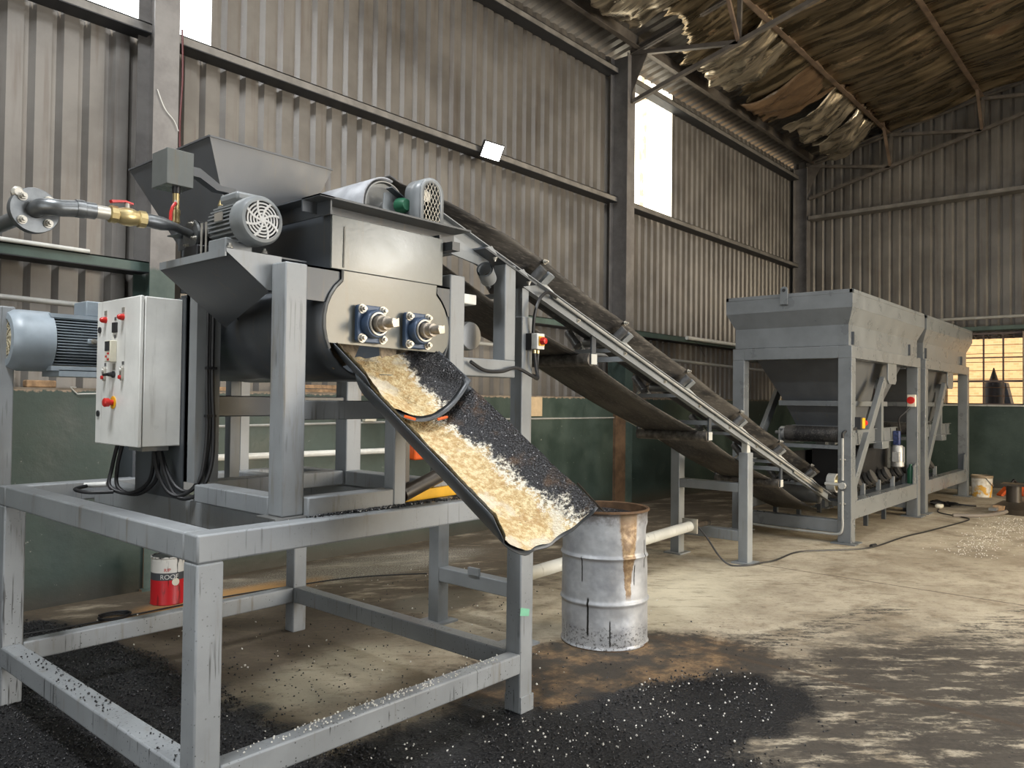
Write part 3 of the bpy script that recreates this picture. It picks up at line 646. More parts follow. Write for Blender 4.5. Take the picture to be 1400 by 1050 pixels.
for x, y in ((2.3, 4.12), (2.64, 4.12), (2.3, 4.6), (2.64, 4.6)): part('leg', MB().box(x, x+.06, y, y+.06, 1.12 if y > 4.5 else 1.1, 2.3), M['grey'], t)

# ================================================================== CONTROL CABINET
cb = thing('control_cabinet', 'white electrical control cabinet on the side of the mixer', 'control cabinet', (1.62, 3.76, 1.365))
CX, CXB, CY0, CY1, CZ0, CZ1 = 1.525, 1.72, 3.53, 4.00, 1.365, 2.045
part('body', MB().box(CX+.022, CXB, CY0, CY1, CZ0, CZ1), M['white'], cb, bevel=.004)
dr = part('door', MB().box(CX, CX+.018, CY0-.002, CY1+.002, CZ0-.002, CZ1+.002), M['white'], cb, bevel=.004)
part('mounting_plate', MB().box(CXB, CXB+.006, CY0-.03, CY1, CZ0-.25, CZ1+.01), M['dark'], cb)
for y, z in ((3.90, 1.955), (3.705, 1.958)):
    a = part('indicator_lamp', MB().lathe([(.015, 0), (.015, .008), (.013, .02), (.008, .027), (0, .029)], (CX, y, z), (-1,0,0)), M['red'], dr)
    part('lamp_tag', MB().box(CX-.003, CX, y-.014, y+.014, z+.022, z+.045), M['zinc'], dr)
part('display', MB().box(CX-.008, CX, 3.765, 3.815, 1.89, 1.938), M['blackpl'], dr, bevel=.002)
for y, z in ((3.79, 1.955), (3.79, 1.872), (3.895, 1.742), (3.698, 1.745)): part('label_tag', MB().box(CX-.002, CX, y-.01, y+.01, z-.008, z+.008), flat('tag_%d' % int(y*1000+z), (.12, .12, .12), .4), dr)
kp = part('keypad', MB().box(CX-.03, CX, 3.77, 3.835, 1.752, 1.852), M['cream'], dr, bevel=.003); part('screen', MB().box(CX-.032, CX-.029, 3.778, 3.828, 1.803, 1.848), M['glassdark'], kp)
for i in range(3):
    for j in range(2): part('keypad_button', MB().box(CX-.034, CX-.029, 3.782+.022*j, 3.796+.022*j, 1.758+.014*i, 1.767+.014*i), M['whitepl'] if (i+j) % 2 else M['red'], kp)
for y in (3.895, 3.698):
    pb = part('twin_pushbutton', MB().prism([(CX, y + .013*cos(a), 1.697 + (.02 if sin(a) > 0 else -.02) + .013*sin(a)) for a in [2*pi*k/20+.01 for k in range(20)]], (-.012, 0, 0)), M['zinc'], dr, bevel=.002)
    part('button_cap', MB().cyl((CX-.012, y, 1.714), (CX-.02, y, 1.714), .009), M['whitepl'], pb); part('button_cap', MB().cyl((CX-.012, y, 1.68), (CX-.02, y, 1.68), .009), M['red'], pb)
ss = part('selector_switch', MB().lathe([(.016, 0), (.016, .008), (.011, .012), (.009, .028), (0, .03)], (CX, 3.795, 1.693), (-1,0,0)), M['blackpl'], dr); part('lever', MB().beam((CX-.03, 3.795, 1.693), (CX-.034, 3.83, 1.69), .008, .012), M['blackpl'], ss)
part('switch_tag', MB().box(CX-.003, CX, 3.783, 3.807, 1.715, 1.745), M['zinc'], dr)
es = part('emergency_stop', MB().lathe([(.03, 0), (.03, .004), (.0, .004)], (CX, 3.795, 1.562), (-1,0,0)), M['yellow'], dr); part('mushroom_button', MB().lathe([(.013, 0), (.013, .014), (.02, .018), (.021, .038), (.017, .042), (0, .043)], (CX-.003, 3.795, 1.562), (-1,0,0)), M['red'], es)
for z in (1.91, 1.507): part('door_lock', MB().cyl((CX, 3.965, z), (CX-.006, 3.965, z), .015), M['blackpl'], dr)
part('gland_plate', MB().box(1.56, 1.68, 3.56, 3.7, CZ0-.022, CZ0), M['steel'], cb)
cab = [[(1.6, 3.92, 1.365), (1.58, 3.93, 1.25), (1.56, 3.90, 1.155), (1.62, 3.80, 1.13), (1.66, 3.70, 1.2), (1.65, 3.64, 1.35)],
       [(1.62, 3.91, 1.365), (1.6, 3.92, 1.25), (1.59, 3.88, 1.15), (1.64, 3.78, 1.125), (1.68, 3.68, 1.2), (1.66, 3.62, 1.35)],
       [(1.63, 3.60, 1.355), (1.635, 3.57, 1.25), (1.655, 3.52, 1.165), (1.69, 3.47, 1.14), (1.735, 3.42, 1.18), (1.77, 3.39, 1.28), (1.787, 3.385, 1.45), (1.787, 3.4, 1.7), (1.787, 3.4, 2.1)],
       [(1.65, 3.59, 1.355), (1.66, 3.55, 1.24), (1.68, 3.49, 1.145), (1.715, 3.43, 1.13), (1.755, 3.39, 1.17), (1.79, 3.37, 1.28), (1.80, 3.375, 1.45), (1.797, 3.39, 1.7), (1.797, 3.39, 2.1)],
       [(1.66, 3.60, 1.355), (1.67, 3.56, 1.26), (1.69, 3.50, 1.18), (1.72, 3.44, 1.16), (1.75, 3.40, 1.21), (1.765, 3.385, 1.3), (1.776, 3.385, 1.45), (1.778, 3.4, 1.7), (1.778, 3.4, 2.1)]]
for c in cab: part('power_cable', MB().tube(smooth_path(c, 7), .0095, 8), M['black'], cb)
part('control_cable', MB().tube(smooth_path([(1.5, 4.02, 1.155), (1.44, 4.0, 1.145), (1.47, 3.92, 1.135), (1.56, 3.86, 1.135)], 6), .009, 8), M['black'], cb); part('cable_joint', MB().cyl((1.5, 4.05, 1.155), (1.58, 3.99, 1.16), .013), M['whitepl'], cb)
for z in (1.5, 1.72): part('cable_tie', MB().box(1.765, 1.812, 3.372, 3.4, z, z+.012), M['blackpl'], cb)

# ================================================================== MOTORS
def fan_grille(mb, c, d, r, rings=5, spokes=8):
    d = Vector(d); u = Vector((0,0,1)); a = d.cross(u).normalized(); c = Vector(c)
    for k in range(1, rings+1):
        rr = r*k/rings; mb.lathe([(rr-.0035, 0), (rr-.0035, .004), (rr+.0025, .004), (rr+.0025, 0)], c, d, 36, closed=True)
    for k in range(spokes):
        t0 = 2*pi*k/spokes; pts = []
        for j in range(7):
            q = j/6; an = t0 + .5*q; pts.append(c + d*.003 + (a*cos(an) + u*sin(an))*(r*(.08 + .92*q)))
        for p, q in zip(pts[:-1], pts[1:]): mb.beam(p, q, .009, .005, up=d)
    mb.cyl(c, c + d*.006, r*.14, n=20); return mb
dm = thing('drive_motor', 'large blue-grey electric motor behind the control cabinet', 'motor', (1.7, 4.7, 1.12))
my, mz, mr = 4.72, 1.885, .165
part('fan_cover', MB().lathe([(.11, 0), (mr*.86, .004), (mr*.97, .03), (mr, .06), (mr, .2), (mr*.97, .2), (mr*.96, .07), (.11, .02)], (1.335, my, mz), (1,0,0), 40), M['motor'], dm)
part('fan_grille', fan_grille(MB(), (1.345, my, mz), (-1,0,0), .118, 7, 12), flat('cream_grille', (.5, .44, .3), .5), dm)
part('fan', MB().cyl((1.37, my, mz), (1.385, my, mz), .11), M['blackpl'], dm)
mb = MB().cyl((1.53, my, mz), (2.0, my, mz), .125, n=32)
for k in range(-8, 9):
    z = mz + k*.0155; hw = sqrt(max(0, .158**2 - (k*.0155)**2)); mb.box(1.54, 1.98, my-hw, my+hw, z-.0025, z+.0025)
part('body', mb, M['motor'], dm)
part('fixing_strip', MB().box(1.52, 1.78, my-.11, my-.03, mz+.128, mz+.15), M['motor'], dm); part('fixing_strip', MB().box(1.52, 1.98, my-.13, my-.06, mz-.16, mz-.135), M['motor'], dm)
part('terminal_box', MB().box(1.7, 1.92, my-.1, my+.08, mz+.15, mz+.235), M['motor'], dm, bevel=.006); part('cable_gland', MB().cyl((1.78, my-.1, mz+.19), (1.8, my-.15, mz+.17), .017, n=12), M['blackpl'], dm)
lg = part('lifting_lug', MB().box(1.69, 1.75, my-.165, my-.14, mz-.01, mz+.02), M['motor'], dm, bevel=.006); part('lug_bolt', MB().hexbolt((1.72, my-.165, mz+.005), (0,-1,0), .012, .01), M['zinc'], lg)
part('foot', MB().box(1.56, 1.96, my-.13, my+.13, mz-.19, mz-.155), M['motor'], dm); part('mounting_stand', MB().box(1.97, 2.2, my-.1, my+.1, 1.02, mz-.19), M['dark'], dm)
# pump shelf, small motor, pump
sh = thing('pump_shelf', 'folded grey steel shelf under the small pump motor', 'shelf', (1.65, 3.0, 2.16))
SX0, SX1, SY0, SY1, SZ = 1.506, 1.745, 2.755, 3.30, 2.163
mb = MB().box(SX0, SX1+.12, SY0, SY1, SZ-.006, SZ)
part('top_plate', mb, M['dark'], sh)
part('front_lip', MB().prism([(SX0, SY0-.004, SZ), (SX1, SY0-.004, SZ), (SX1, SY0-.004, SZ-.14), (SX1-.06, SY0-.004, SZ-.14), (SX0, SY0-.004, SZ-.012)], (0, .006, 0)), M['grey'], sh)
part('side_lip', MB().box(SX0-.004, SX0+.002, SY0, SY1, SZ-.03, SZ), M['grey'], sh)
part('gusset', MB().prism([(SX0, SY1-.05, SZ-.006), (SX1+.1, SY1-.05, SZ-.006), (SX1+.1, SY1-.05, SZ-.22)], (0, .006, 0)), M['dark'], sh)
part('under_plate', MB().prism([(SX0, SY0+.004, SZ-.014), (SX0, SY1, SZ-.03), (SX1+.06, SY1, SZ-.25), (SX1-.055, SY0+.004, SZ-.142)], (.004, 0, -.004)), M['dark'], sh)
pm = thing('pump_motor', 'small grey finned motor with round fan grille on the shelf', 'motor', (1.68, 2.95, 2.163))
fx_, fz_, fr = 1.682, 2.308, .1
part('fan_cover', MB().lathe([(.078, 0), (fr*.9, .003), (fr, .02), (fr, .085), (fr*.97, .085), (fr*.96, .02), (.078, .012)], (fx_, 2.79, fz_), (0,1,0), 40), M['pmotor'], pm)
part('fan_grille', fan_grille(MB(), (fx_, 2.797, fz_), (0,-1,0), .08, 6, 8), flat('pale_grille', (.5, .5, .49), .4), pm)
part('fan', MB().cyl((fx_, 2.82, fz_), (fx_, 2.83, fz_), .075), M['blackpl'], pm)
mb = MB().cyl((fx_, 2.875, fz_), (fx_, 3.07, fz_), .075, n=28)
for k in range(-5, 6):
    z = fz_ + k*.0165; hw = sqrt(max(0, .096**2 - (k*.0165)**2)); mb.box(fx_-hw, fx_+hw, 2.88, 3.06, z-.003, z+.003)
part('body', mb, M['pmotor'], pm)
part('terminal_box', MB().box(fx_-.06, fx_+.06, 2.89, 3.03, fz_+.085, fz_+.125), M['pmotor'], pm, bevel=.012); part('data_plate', MB().box(fx_-.102, fx_-.096, 2.93, 2.99, fz_+.0, fz_+.035), M['zinc'], pm)
part('foot', MB().box(fx_-.1, fx_+.02, 2.9, 3.04, SZ, fz_-.07), M['pmotor'], pm, bevel=.006); part('end_shield', MB().cyl((fx_, 3.07, fz_), (fx_, 3.1, fz_), .085, .06), M['pmotor'], pm)
for xx in (fx_-.085, fx_+.07): part('foot_bolt', MB().hexbolt((xx, 2.89, SZ+.03), (0,0,1), .01, .012), M['zinc'], pm)
pp = thing('bitumen_pump', 'black gear pump beside the small motor on the shelf', 'pump', (1.65, 3.22, 2.163))
part('casing', MB().cyl((1.645, 3.25, 2.295), (1.71, 3.25, 2.295), .062, n=28), M['blackpl'], pp); part('coupling', MB().cyl((fx_, 3.1, fz_), (fx_, 3.2, fz_), .03), M['steel'], pp)
part('base', MB().box(1.60, 1.72, 3.17, 3.29, SZ, 2.245), M['blackpl'], pp, bevel=.006)
for yy in (3.12, 3.16): part('stud', MB().cyl((1.615, yy, SZ), (1.615, yy, SZ+.17), .005, n=8), M['zinc'], pp)
part('nipple', MB().lathe([(.02, 0), (.02, .035), (.011, .04), (.011, .07), (.014, .075), (.006, .1), (0, .1)], (1.70, 3.16, 2.35), (0,0,1)), M['brass'], pp)
# bitumen feed pipe with valves
bp = thing('bitumen_feed_pipe', 'dark steel feed pipe with bolted flange, elbow and brass valve', 'pipe', (1.1, 3.25, 2.3))
py, pz = 3.25, 2.305
el = [(1.012, py+.02, 2.29), (1.012, py-.02, 2.292)] + [(1.012 + .06*(1-cos(a)), py - .02 - .06*sin(a), 2.294) for a in [pi/2*k/8 for k in range(1, 9)]]
el = [(x, y, z) for x, y, z in el] + [(1.13, py-.08, 2.303)]
oy = py - .08
part('elbow', MB().tube(el, .031, 18), M['pipe'], bp)
part('weld_socket', MB().tube([(1.12, oy, 2.303), (1.15, oy, 2.304), (1.152, oy, 2.304), (1.19, oy, 2.305)], [.034, .034, .031, .031], 18), M['pipe'], bp); part('nipple', MB().cyl((1.19, oy, 2.305), (1.24, oy, 2.306), .0255, n=18), M['zinc'], bp)
part('flange', MB().lathe([(.03, 0), (.083, 0), (.085, .003), (.085, .014), (.03, .014)], (1.012, py+.005, 2.288), (0,1,0), 40), M['pipe'], bp); part('flange', MB().lathe([(.03, 0), (.083, 0), (.085, .003), (.085, .014), (.03, .014)], (1.012, py+.024, 2.288), (0,1,0), 40), M['pipe'], bp)
for a in (.78, 2.36, 3.93, 5.5): part('flange_bolt', MB().hexbolt((1.012+.062*cos(a), py+.004, 2.288+.062*sin(a)), (0,-1,0), .0125, .02), M['zinc'], bp)
part('supply_pipe', MB().tube([(1.012, py+.03, 2.288), (1.012, 5.2, 2.29), (1.012, 6.35, 2.29)], .03, 16), M['pipe'], bp)
part('side_plug', MB().lathe([(.02, 0), (.022, .02), (.014, .03), (0, .03)], (.955, py+.03, 2.345), (0,-1,0)), M['zinc'], bp)
vb = part('valve_body', MB().lathe([(.026, 0), (.034, .004), (.034, .03), (.029, .034), (.036, .06), (.036, .085), (.029, .11), (.034, .114), (.034, .14), (.026, .144)], (1.24, oy, 2.306), (1,0,0), 10), M['brass'], bp, label='brass ball valve')
part('stem', MB().cyl((1.31, oy, 2.34), (1.31, oy, 2.36), .01), M['zinc'], vb); part('handle', MB().prism([(1.245, oy-.012, 2.36), (1.30, oy-.012, 2.368), (1.33, oy-.012, 2.362), (1.33, oy-.012, 2.356), (1.30, oy-.012, 2.361), (1.25, oy-.012, 2.35)], (0, .024, 0)), M['red'], vb)
part('reducer', MB().tube([(1.384, oy, 2.306), (1.40, oy, 2.306), (1.45, oy, 2.304), (1.50, oy, 2.301), (1.54, oy+.03, 2.298), (1.62, oy+.075, 2.295)], [.026, .028, .028, .018, .018, .019], 18), M['pipe'], bp)
part('pump_flange', MB().lathe([(.018, 0), (.066, 0), (.066, .012), (.018, .012)], (1.61, py, 2.295), (1,0,0), 32), M['pipe'], bp); part('pump_flange', MB().lathe([(.018, 0), (.066, 0), (.066, .012), (.018, .012)], (1.628, py, 2.295), (1,0,0), 32), M['blackpl'], bp)
for a in (.4, 1.97, 3.54, 5.1): part('flange_bolt', MB().hexbolt((1.61, py+.05*cos(a), 2.295+.05*sin(a)), (-1,0,0), .008, .012), M['zinc'], bp)
hb = thing('header_box', 'small square grey steel box above the brass valve with red lever', 'box', (1.54, 3.25, 2.46))
bx0, by0 = 1.475, 3.19
part('box', MB().box(bx0, bx0+.115, by0, by0+.14, 2.482, 2.632), M['plate'], hb, bevel=.002); part('nipple', MB().cyl((1.535, py-.02, 2.455), (1.535, py-.02, 2.482), .017), M['blackpl'], hb)
vb = part('valve_body', MB().lathe([(.014, 0), (.014, .02), (.018, .022), (.016, .05), (.018, .055), (.018, .075), (.014, .08), (.014, .15)], (1.535, py-.02, 2.31), (0,0,1), 12), M['brass'], hb)
part('lever', MB().tube([(1.52, py-.05, 2.41), (1.505, py-.055, 2.39), (1.495, py-.06, 2.36), (1.494, py-.06, 2.31)], .007, 8), M['red'], vb, label='red valve lever')
part('stem', MB().cyl((1.535, py-.02, 2.405), (1.517, py-.055, 2.413), .007), M['zinc'], vb)
part('support_strap', MB().prism([(1.59, 3.27, 2.60), (1.66, 3.27, 2.60), (1.76, 3.27, 2.545), (1.83, 3.27, 2.545), (1.83, 3.27, 2.40), (1.80, 3.27, 2.40), (1.80, 3.27, 2.52), (1.74, 3.27, 2.52), (1.66, 3.27, 2.56), (1.59, 3.27, 2.56)], (0, .05, 0)), M['dark'], hb)

# ================================================================== BELT CONVEYOR
SLP = -.3316
def zn(x): return 3.72 + SLP*x          # top of the side stringers
cv = thing('belt_conveyor', 'long inclined rubber belt conveyor rising from the bins to the mixer', 'conveyor', (6.4, 3.66, 0))
YN, YF, YC = 3.30, 4.02, 3.66
tang = Vector((1, 0, SLP)).normalized(); up = Vector((-SLP, 0, 1)).normalized()
def channel(y, sgn, x0=3.06, x1=9.75, h=.1):
    mb = MB(); a, b = Vector((x0, y, zn(x0))), Vector((x1, y, zn(x1)))
    mb.beam(a - up*h/2, b - up*h/2, .006, h, up=up); fl = Vector((0, sgn*.022, 0))
    mb.beam(a + fl - up*.003, b + fl - up*.003, .045, .006, up=up); mb.beam(a + fl - up*(h-.003), b + fl - up*(h-.003), .045, .006, up=up); return mb
part('stringer', channel(YN, -1), M['grey'], cv); part('stringer', channel(YF, 1), M['grey'], cv)
part('lower_chord', MB().beam((4.4, YF+.01, zn(4.4)-.2), (9.2, YF+.01, zn(9.2)-.2), .05, .012, up=up), M['floorpipe'], cv); part('conduit', MB().tube([(4.2, YN-.03, zn(4.2)-.02), (7, YN-.03, zn(7)-.022), (9.2, YN-.03, zn(9.2)-.02)], .012, 8), M['greytube'], cv)
for x in (3.4, 5.2, 6.8, 8.4): part('cross_tie', MB().box(x-.03, x+.03, YN, YF, zn(x)-.09, zn(x)-.05), M['grey'], cv)
# upper strand: trough eases to flat at the head pulley
def strand(u, v):
    x = 2.80 + (9.72-2.80)*v; tr = min(1, max(0, (x-2.92)/.95))**.75
    w_ = -.28 + .56*u; a = radians(42)*tr
    flatw = .105
    if abs(w_) <= flatw: yy, hh = w_, 0
    else:
        s_ = 1 if w_ > 0 else -1; e = abs(w_) - flatw; yy, hh = s_*(flatw + e*cos(a)), e*sin(a)
    idl = (x - 4.18) % 1.07; sag = -.012*sin(pi*idl/1.07)
    p = Vector((x, YC + yy*1.03, zn(x))) + up*(.135*tr + .062*(1-tr) + hh*1.12 + sag*tr)
    return p
part('carrying_belt', MB().grid(strand, 16, 90), M['belt'], cv, solid=.01, sm=60)
def ret(u, v):
    x = 2.78 + (9.7-2.78)*v; w_ = -.28+.56*u; rp = [3.2, 4.67, 6.53, 8.2, 9.7]; sag = 0
    for a, b in zip(rp[:-1], rp[1:]):
        if a <= x <= b: sag = -.03*sin(pi*(x-a)/(b-a))
    return Vector((x, YC + w_, zn(x) - .235)) + up*sag
part('return_belt', MB().grid(ret, 6, 90), M['belt'], cv, solid=.01, sm=60)
PXC, PZC, PR = 2.80, 2.67, .152
part('head_pulley', MB().lathe([(0, 0), (.03, .0), (.03, .02), (PR-.02, .02), (PR-.015, .0), (PR-.008, .0), (PR-.006, .02), (PR, .56-.02), (0, .56-.02)], (PXC, YC-.28, PZC), (0,1,0), 48), M['steel'], cv)
part('belt_wrap', MB().add([(PXC + (PR+.008)*cos(a), y, PZC + (PR+.008)*sin(a)) for a in [radians(72 + 200*k/26) for k in range(27)] for y in (YC-.28, YC+.28)], [(2*i, 2*i+2, 2*i+3, 2*i+1) for i in range(26)]), flat('belt_face_pale', (.33, .34, .36), .45, 0, .15, 12), cv, solid=.01, sm=60)
part('pulley_shaft', MB().cyl((PXC, 3.26, PZC), (PXC, YF+.05, PZC), .025), M['steel'], cv)
part('head_plate', MB().prism([(2.70, YN-.005, 2.50), (2.72, YN-.005, 2.72), (2.77, YN-.005, 2.735), (3.1, YN-.005, 2.62), (3.1, YN-.005, 2.48)], (0, .008, 0)), M['grey'], cv); part('head_angle', MB().beam((2.73, YN-.03, 2.745), (3.05, YN-.03, 2.61), .05, .006, up=up), M['dark'], cv)
part('head_bolt', MB().hexbolt((2.87, YN-.005, 2.625), (0,-1,0), .014, .014), M['steel'], cv)
part('tail_pulley', MB().cyl((9.72, YC-.27, zn(9.72)-.03), (9.72, YC+.27, zn(9.72)-.03), .11, n=28), M['steel'], cv)
part('gearbox', MB().lathe([(.0, 0), (.03, 0), (.04, .02), (.045, .06), (.03, .08), (0, .08)], (2.8, YN-.1, 2.655), (0,1,0), 24), M['green'], cv, label='green gearbox behind the guard')
gd = part('drive_guard', MB().prism([(2.907 + .088*cos(a), 3.12, 2.72 + .088*sin(a)) for a in [pi*k/16 for k in range(17)]] + [(2.819, 3.12, 2.42), (2.995, 3.12, 2.42)], (0, .1, 0)) if 0 else None or MB().add(
    [p for a in [pi*k/16 for k in range(17)] for p in ((2.907+.088*cos(a), 3.12, 2.72+.088*sin(a)), (2.907+.088*cos(a), 3.24, 2.72+.088*sin(a)))] + [(2.819, 3.12, 2.42), (2.819, 3.24, 2.42), (2.995, 3.12, 2.42), (2.995, 3.24, 2.42)],
    [(2*i, 2*i+2, 2*i+3, 2*i+1) for i in range(16)] + [(32, 34, 35, 33), (36, 0, 1, 37)]), M['grey'], cv, solid=.004)
out = [(2.907+.088*cos(a), 2.72+.088*sin(a)) for a in [pi*k/16 for k in range(17)]] + [(2.819, 2.42)]; inn = [(2.907+.06*cos(a), 2.72+.06*sin(a)) for a in [pi*k/16 for k in range(17)]] + [(2.847, 2.42)]
out = [(2.995, 2.42)] + out; inn = [(2.967, 2.42)] + inn; nn = len(out)
part('front_frame', MB().add([(x, 3.118, z) for x, z in out + inn], [(i, i+1, nn+i+1, nn+i) for i in range(nn-1)]), M['grey'], gd, solid=.004)
mb = MB()
def inside(x, z): return abs(x-2.907) < .062 and (z < 2.72 or hypot(x-2.907, z-2.72) < .062)
for s_ in (1, -1):
    for k in range(-30, 40):
        x = 2.80; z = 2.40 + k*.047; pts = []
        for j in range(0, 60):
            xx = 2.84 + j*.0024; zz = z + s_*(xx-2.84)*1.9
            if inside(xx, zz) and zz > 2.42: pts.append((xx, 3.116 + (.002 if s_ > 0 else 0), zz))
        if len(pts) > 4: mb.beam(pts[0], pts[-1], .0024, .0024)
part('guard_mesh', mb, M['zinc'], gd); part('guard_inner_shade', MB().box(2.83, 2.985, 3.225, 3.232, 2.42, 2.74), M['blackpl'], gd); part('sprocket', MB().lathe([(.0, 0), (.018, 0), (.022, .02), (.03, .02), (.032, .03), (0, .03)], (2.885, 3.17, 2.71), (0,-1,0), 20), M['zinc'], gd)  # black sheet added behind the mesh as the dark inside of the guard
part('conveyor_motor', MB().lathe([(0, 0), (.05, 0), (.085, .006), (.09, .03), (.09, .16), (.08, .18), (0, .18)], (3.47, 3.34, 1.99), (0,1,0), 32), M['alu'], cv, label='round silver end of the conveyor motor'); part('motor_box', MB().box(3.24, 3.36, 3.2, 3.3, 2.16, 2.22), M['whitepl'], cv, bevel=.006)
# idlers
for i, x in enumerate((4.18, 5.23, 6.29, 7.42, 8.44, 9.4)):
    s = part('idler_set', MB().box(x-.025, x+.025, YN+.01, YF-.01, zn(x)+.0, zn(x)+.03), M['grey'], cv)
    c = Vector((x, YC, zn(x))) + up*.09
    part('roller', MB().cyl(c + Vector((0, -.1, 0)), c + Vector((0, .1, 0)), .036), M['steel'], s)
    for sg in (-1, 1):
        a = radians(42); p0 = Vector((x-.02, YC + sg*.12, zn(x))) + up*.10; p1 = p0 + Vector((0, sg*.175*cos(a), 0)) + up*.175*1.12*sin(a)
        off = (Vector((0, sg*sin(a), 0)) - up*cos(a))*.05; part('wing_roller', MB().cyl(p0 + off, p1 + off, .036), M['roller'], s)
        part('wing_bracket', MB().beam(p0 + tang*.09 + off*1.1, p1 + tang*.09 + off*1.1, .06, .03, up=off), M['grey'], s)
        part('wing_arm', MB().beam(Vector((x+.09, YC + sg*.33, zn(x))), p0 + (p1-p0)*.35 + tang*.1 + Vector((0, sg*.03, 0)), .04, .012), M['floorpipe'], s)
        part('end_bolt', MB().hexbolt(p1 + up*.03 + tang*.03, Vector((0, sg, 0)), .014, .02), M['zinc'], s)
for x in (4.67, 6.53, 8.2):
    s = part('return_roller', MB().cyl((x, YN-.02, zn(x)-.275), (x, YF+.0, zn(x)-.275), .048, n=24), flat('worn_roller_%d' % int(x*10), (.11, .1, .088), .5, .2, .6, 18), cv)
    for y in (YN-.02, YF+.01): part('roller_bracket', MB().box(x-.012, x+.04, y-.012, y+.004, zn(x)-.31, zn(x)-.1), M['dark'], s); part('bracket_tab', MB().box(x-.02, x+.05, y-.016, y-.012, zn(x)-.31, zn(x)-.235), M['floorpipe'], s)
for y in (YN-.012,):
    for x in [3.9 + .62*k for k in range(9)]: part('stringer_bolt', MB().hexbolt((x, YN-.004, zn(x)-.05), (0,-1,0), .011, .012), M['zinc'], cv)
part('skirt_plate', MB().beam((8.6, YN-.02, zn(8.6)-.03), (9.5, YN-.02, zn(9.5)-.03), .012, .05, up=up), M['zinc'], cv)
for x in (3.55, 3.86): part('gusset', MB().prism([(x-.06, YN-.046, zn(x-.06)-.1), (x+.07, YN-.046, zn(x+.07)-.1), (x+.05, YN-.046, zn(x+.05)-.02), (x-.0, YN-.046, zn(x)+.01), (x-.05, YN-.046, zn(x-.05)-.02)], (0, .006, 0)), M['grey'], cv)
# head frame: upright, arm and slanted saddle plate
part('saddle_plate', MB().beam((3.32, 3.19, zn(3.32)-.13), (3.80, 3.19, zn(3.80)-.13), .19, .012, up=up), M['dark'], cv)
part('head_upright', MB().box(3.506, 3.604, 3.101, 3.199, 1.834, 2.42), M['grey'], cv, bevel=.006); part('head_arm', MB().box(2.7, 3.605, 3.10, 3.20, 1.73, 1.835), M['grey'], cv, bevel=.006)
part('saddle_bolt', MB().hexbolt((3.42, 3.11, zn(3.42)-.14), (0,0,-1), .012, .014), M['zinc'], cv); part('saddle_bolt', MB().hexbolt((3.74, 3.11, zn(3.74)-.14), (0,0,-1), .012, .014), M['zinc'], cv)
part('scraper_arm', MB().beam((3.1, 3.16, 2.45), (3.42, 3.2, 2.42), .012, .05), M['grey'], cv); part('scraper', MB().lathe([(.05, 0), (.05, .12), (.04, .12), (.04, 0)], (3.32, 3.10, 2.36), (.5,.3,-.2), 18), M['grey'], cv)
part('slotted_bar', MB().beam((2.98, 3.2, zn(2.98)-.17), (3.45, 3.2, zn(3.45)-.17), .01, .07, up=up), M['grey'], cv)
# support trestles
for x, ww, rails, tops in ((3.84, .105, ((.30, .40),), (2.14, 2.14)), (7.31, .12, ((.70, .79), (.215, .32)), (zn(7.37)-.18, zn(7.37)-.16))):
    n0 = part('near_leg', MB().box(x, x+ww, 3.245, 3.245+.1, 0, tops[0]), M['grey'], cv, bevel=.006); n1 = part('far_leg', MB().box(x, x+ww, 4.0, 4.1, 0, tops[1] if x > 5 else 2.3), M['grey'], cv, bevel=.006)
    for z0, z1 in rails: part('rail', MB().box(x+.005, x+ww-.005, 3.345, 4.0, z0, z1), M['grey'], cv, bevel=.006)
    for y in (3.295, 4.05):
        part('foot_plate', MB().box(x-.05, x+ww+.05, y-.1, y+.1, 0, .014), M['grey'], cv)
        if x > 5: part('saddle', MB().prism([(x+.02, y-.03, tops[0]), (x+ww-.02, y-.03, tops[0]), (x+ww-.035, y-.03, zn(x+.06)-.1), (x+.03, y-.03, zn(x+.06)-.07)], (0, .06, 0)), M['floorpipe'], cv)
        else: part('saddle', MB().box(x+.02, x+ww-.02, y-.03, y+.03, tops[0], zn(x+.06)-.1), M['grey'], cv)
part('emblem_plate', MB().box(3.83, 3.85, 3.60, 3.70, .40, .45), M['grey'], cv)
# isolator on the trestle with its cables
isw = thing('isolator_switch', 'white isolator with red and yellow knob on the trestle under the conveyor', 'switch', (3.93, 3.19, 1.98))
part('back_box', MB().box(3.878, 3.955, 3.20, 3.245, 1.92, 2.03), M['blackpl'], isw); part('cover', MB().box(3.878, 3.955, 3.15, 3.2, 1.925, 2.028), M['whitepl'], isw, bevel=.004)
part('yellow_plate', MB().box(3.893, 3.945, 3.142, 3.15, 1.948, 2.008), M['yellow'], isw); part('knob', MB().lathe([(.026, 0), (.026, .012), (.02, .03), (0, .032)], (3.918, 3.142, 1.978), (0,-1,0), 8), M['red'], isw)
part('cable_gland', MB().cyl((3.9, 3.19, 1.92), (3.9, 3.19, 1.9), .011, n=8), M['brass'], isw); part('cable_gland', MB().cyl((3.935, 3.19, 1.92), (3.935, 3.19, 1.9), .011, n=8), M['brass'], isw)
part('cable', MB().tube(smooth_path([(3.9, 3.19, 1.9), (3.895, 3.17, 1.8), (3.85, 3.12, 1.735), (3.72, 3.06, 1.745), (3.58, 3.07, 1.79), (3.45, 3.07, 1.765), (3.3, 3.07, 1.765), (3.18, 3.07, 1.81)], 7), .011, 8), M['black'], isw)
part('cable', MB().tube(smooth_path([(3.92, 3.22, 2.03), (3.91, 3.2, 2.15), (3.96, 3.2, 2.26), (4.08, 3.23, 2.32), (4.2, 3.25, 2.30)], 7), .011, 8), M['black'], isw)
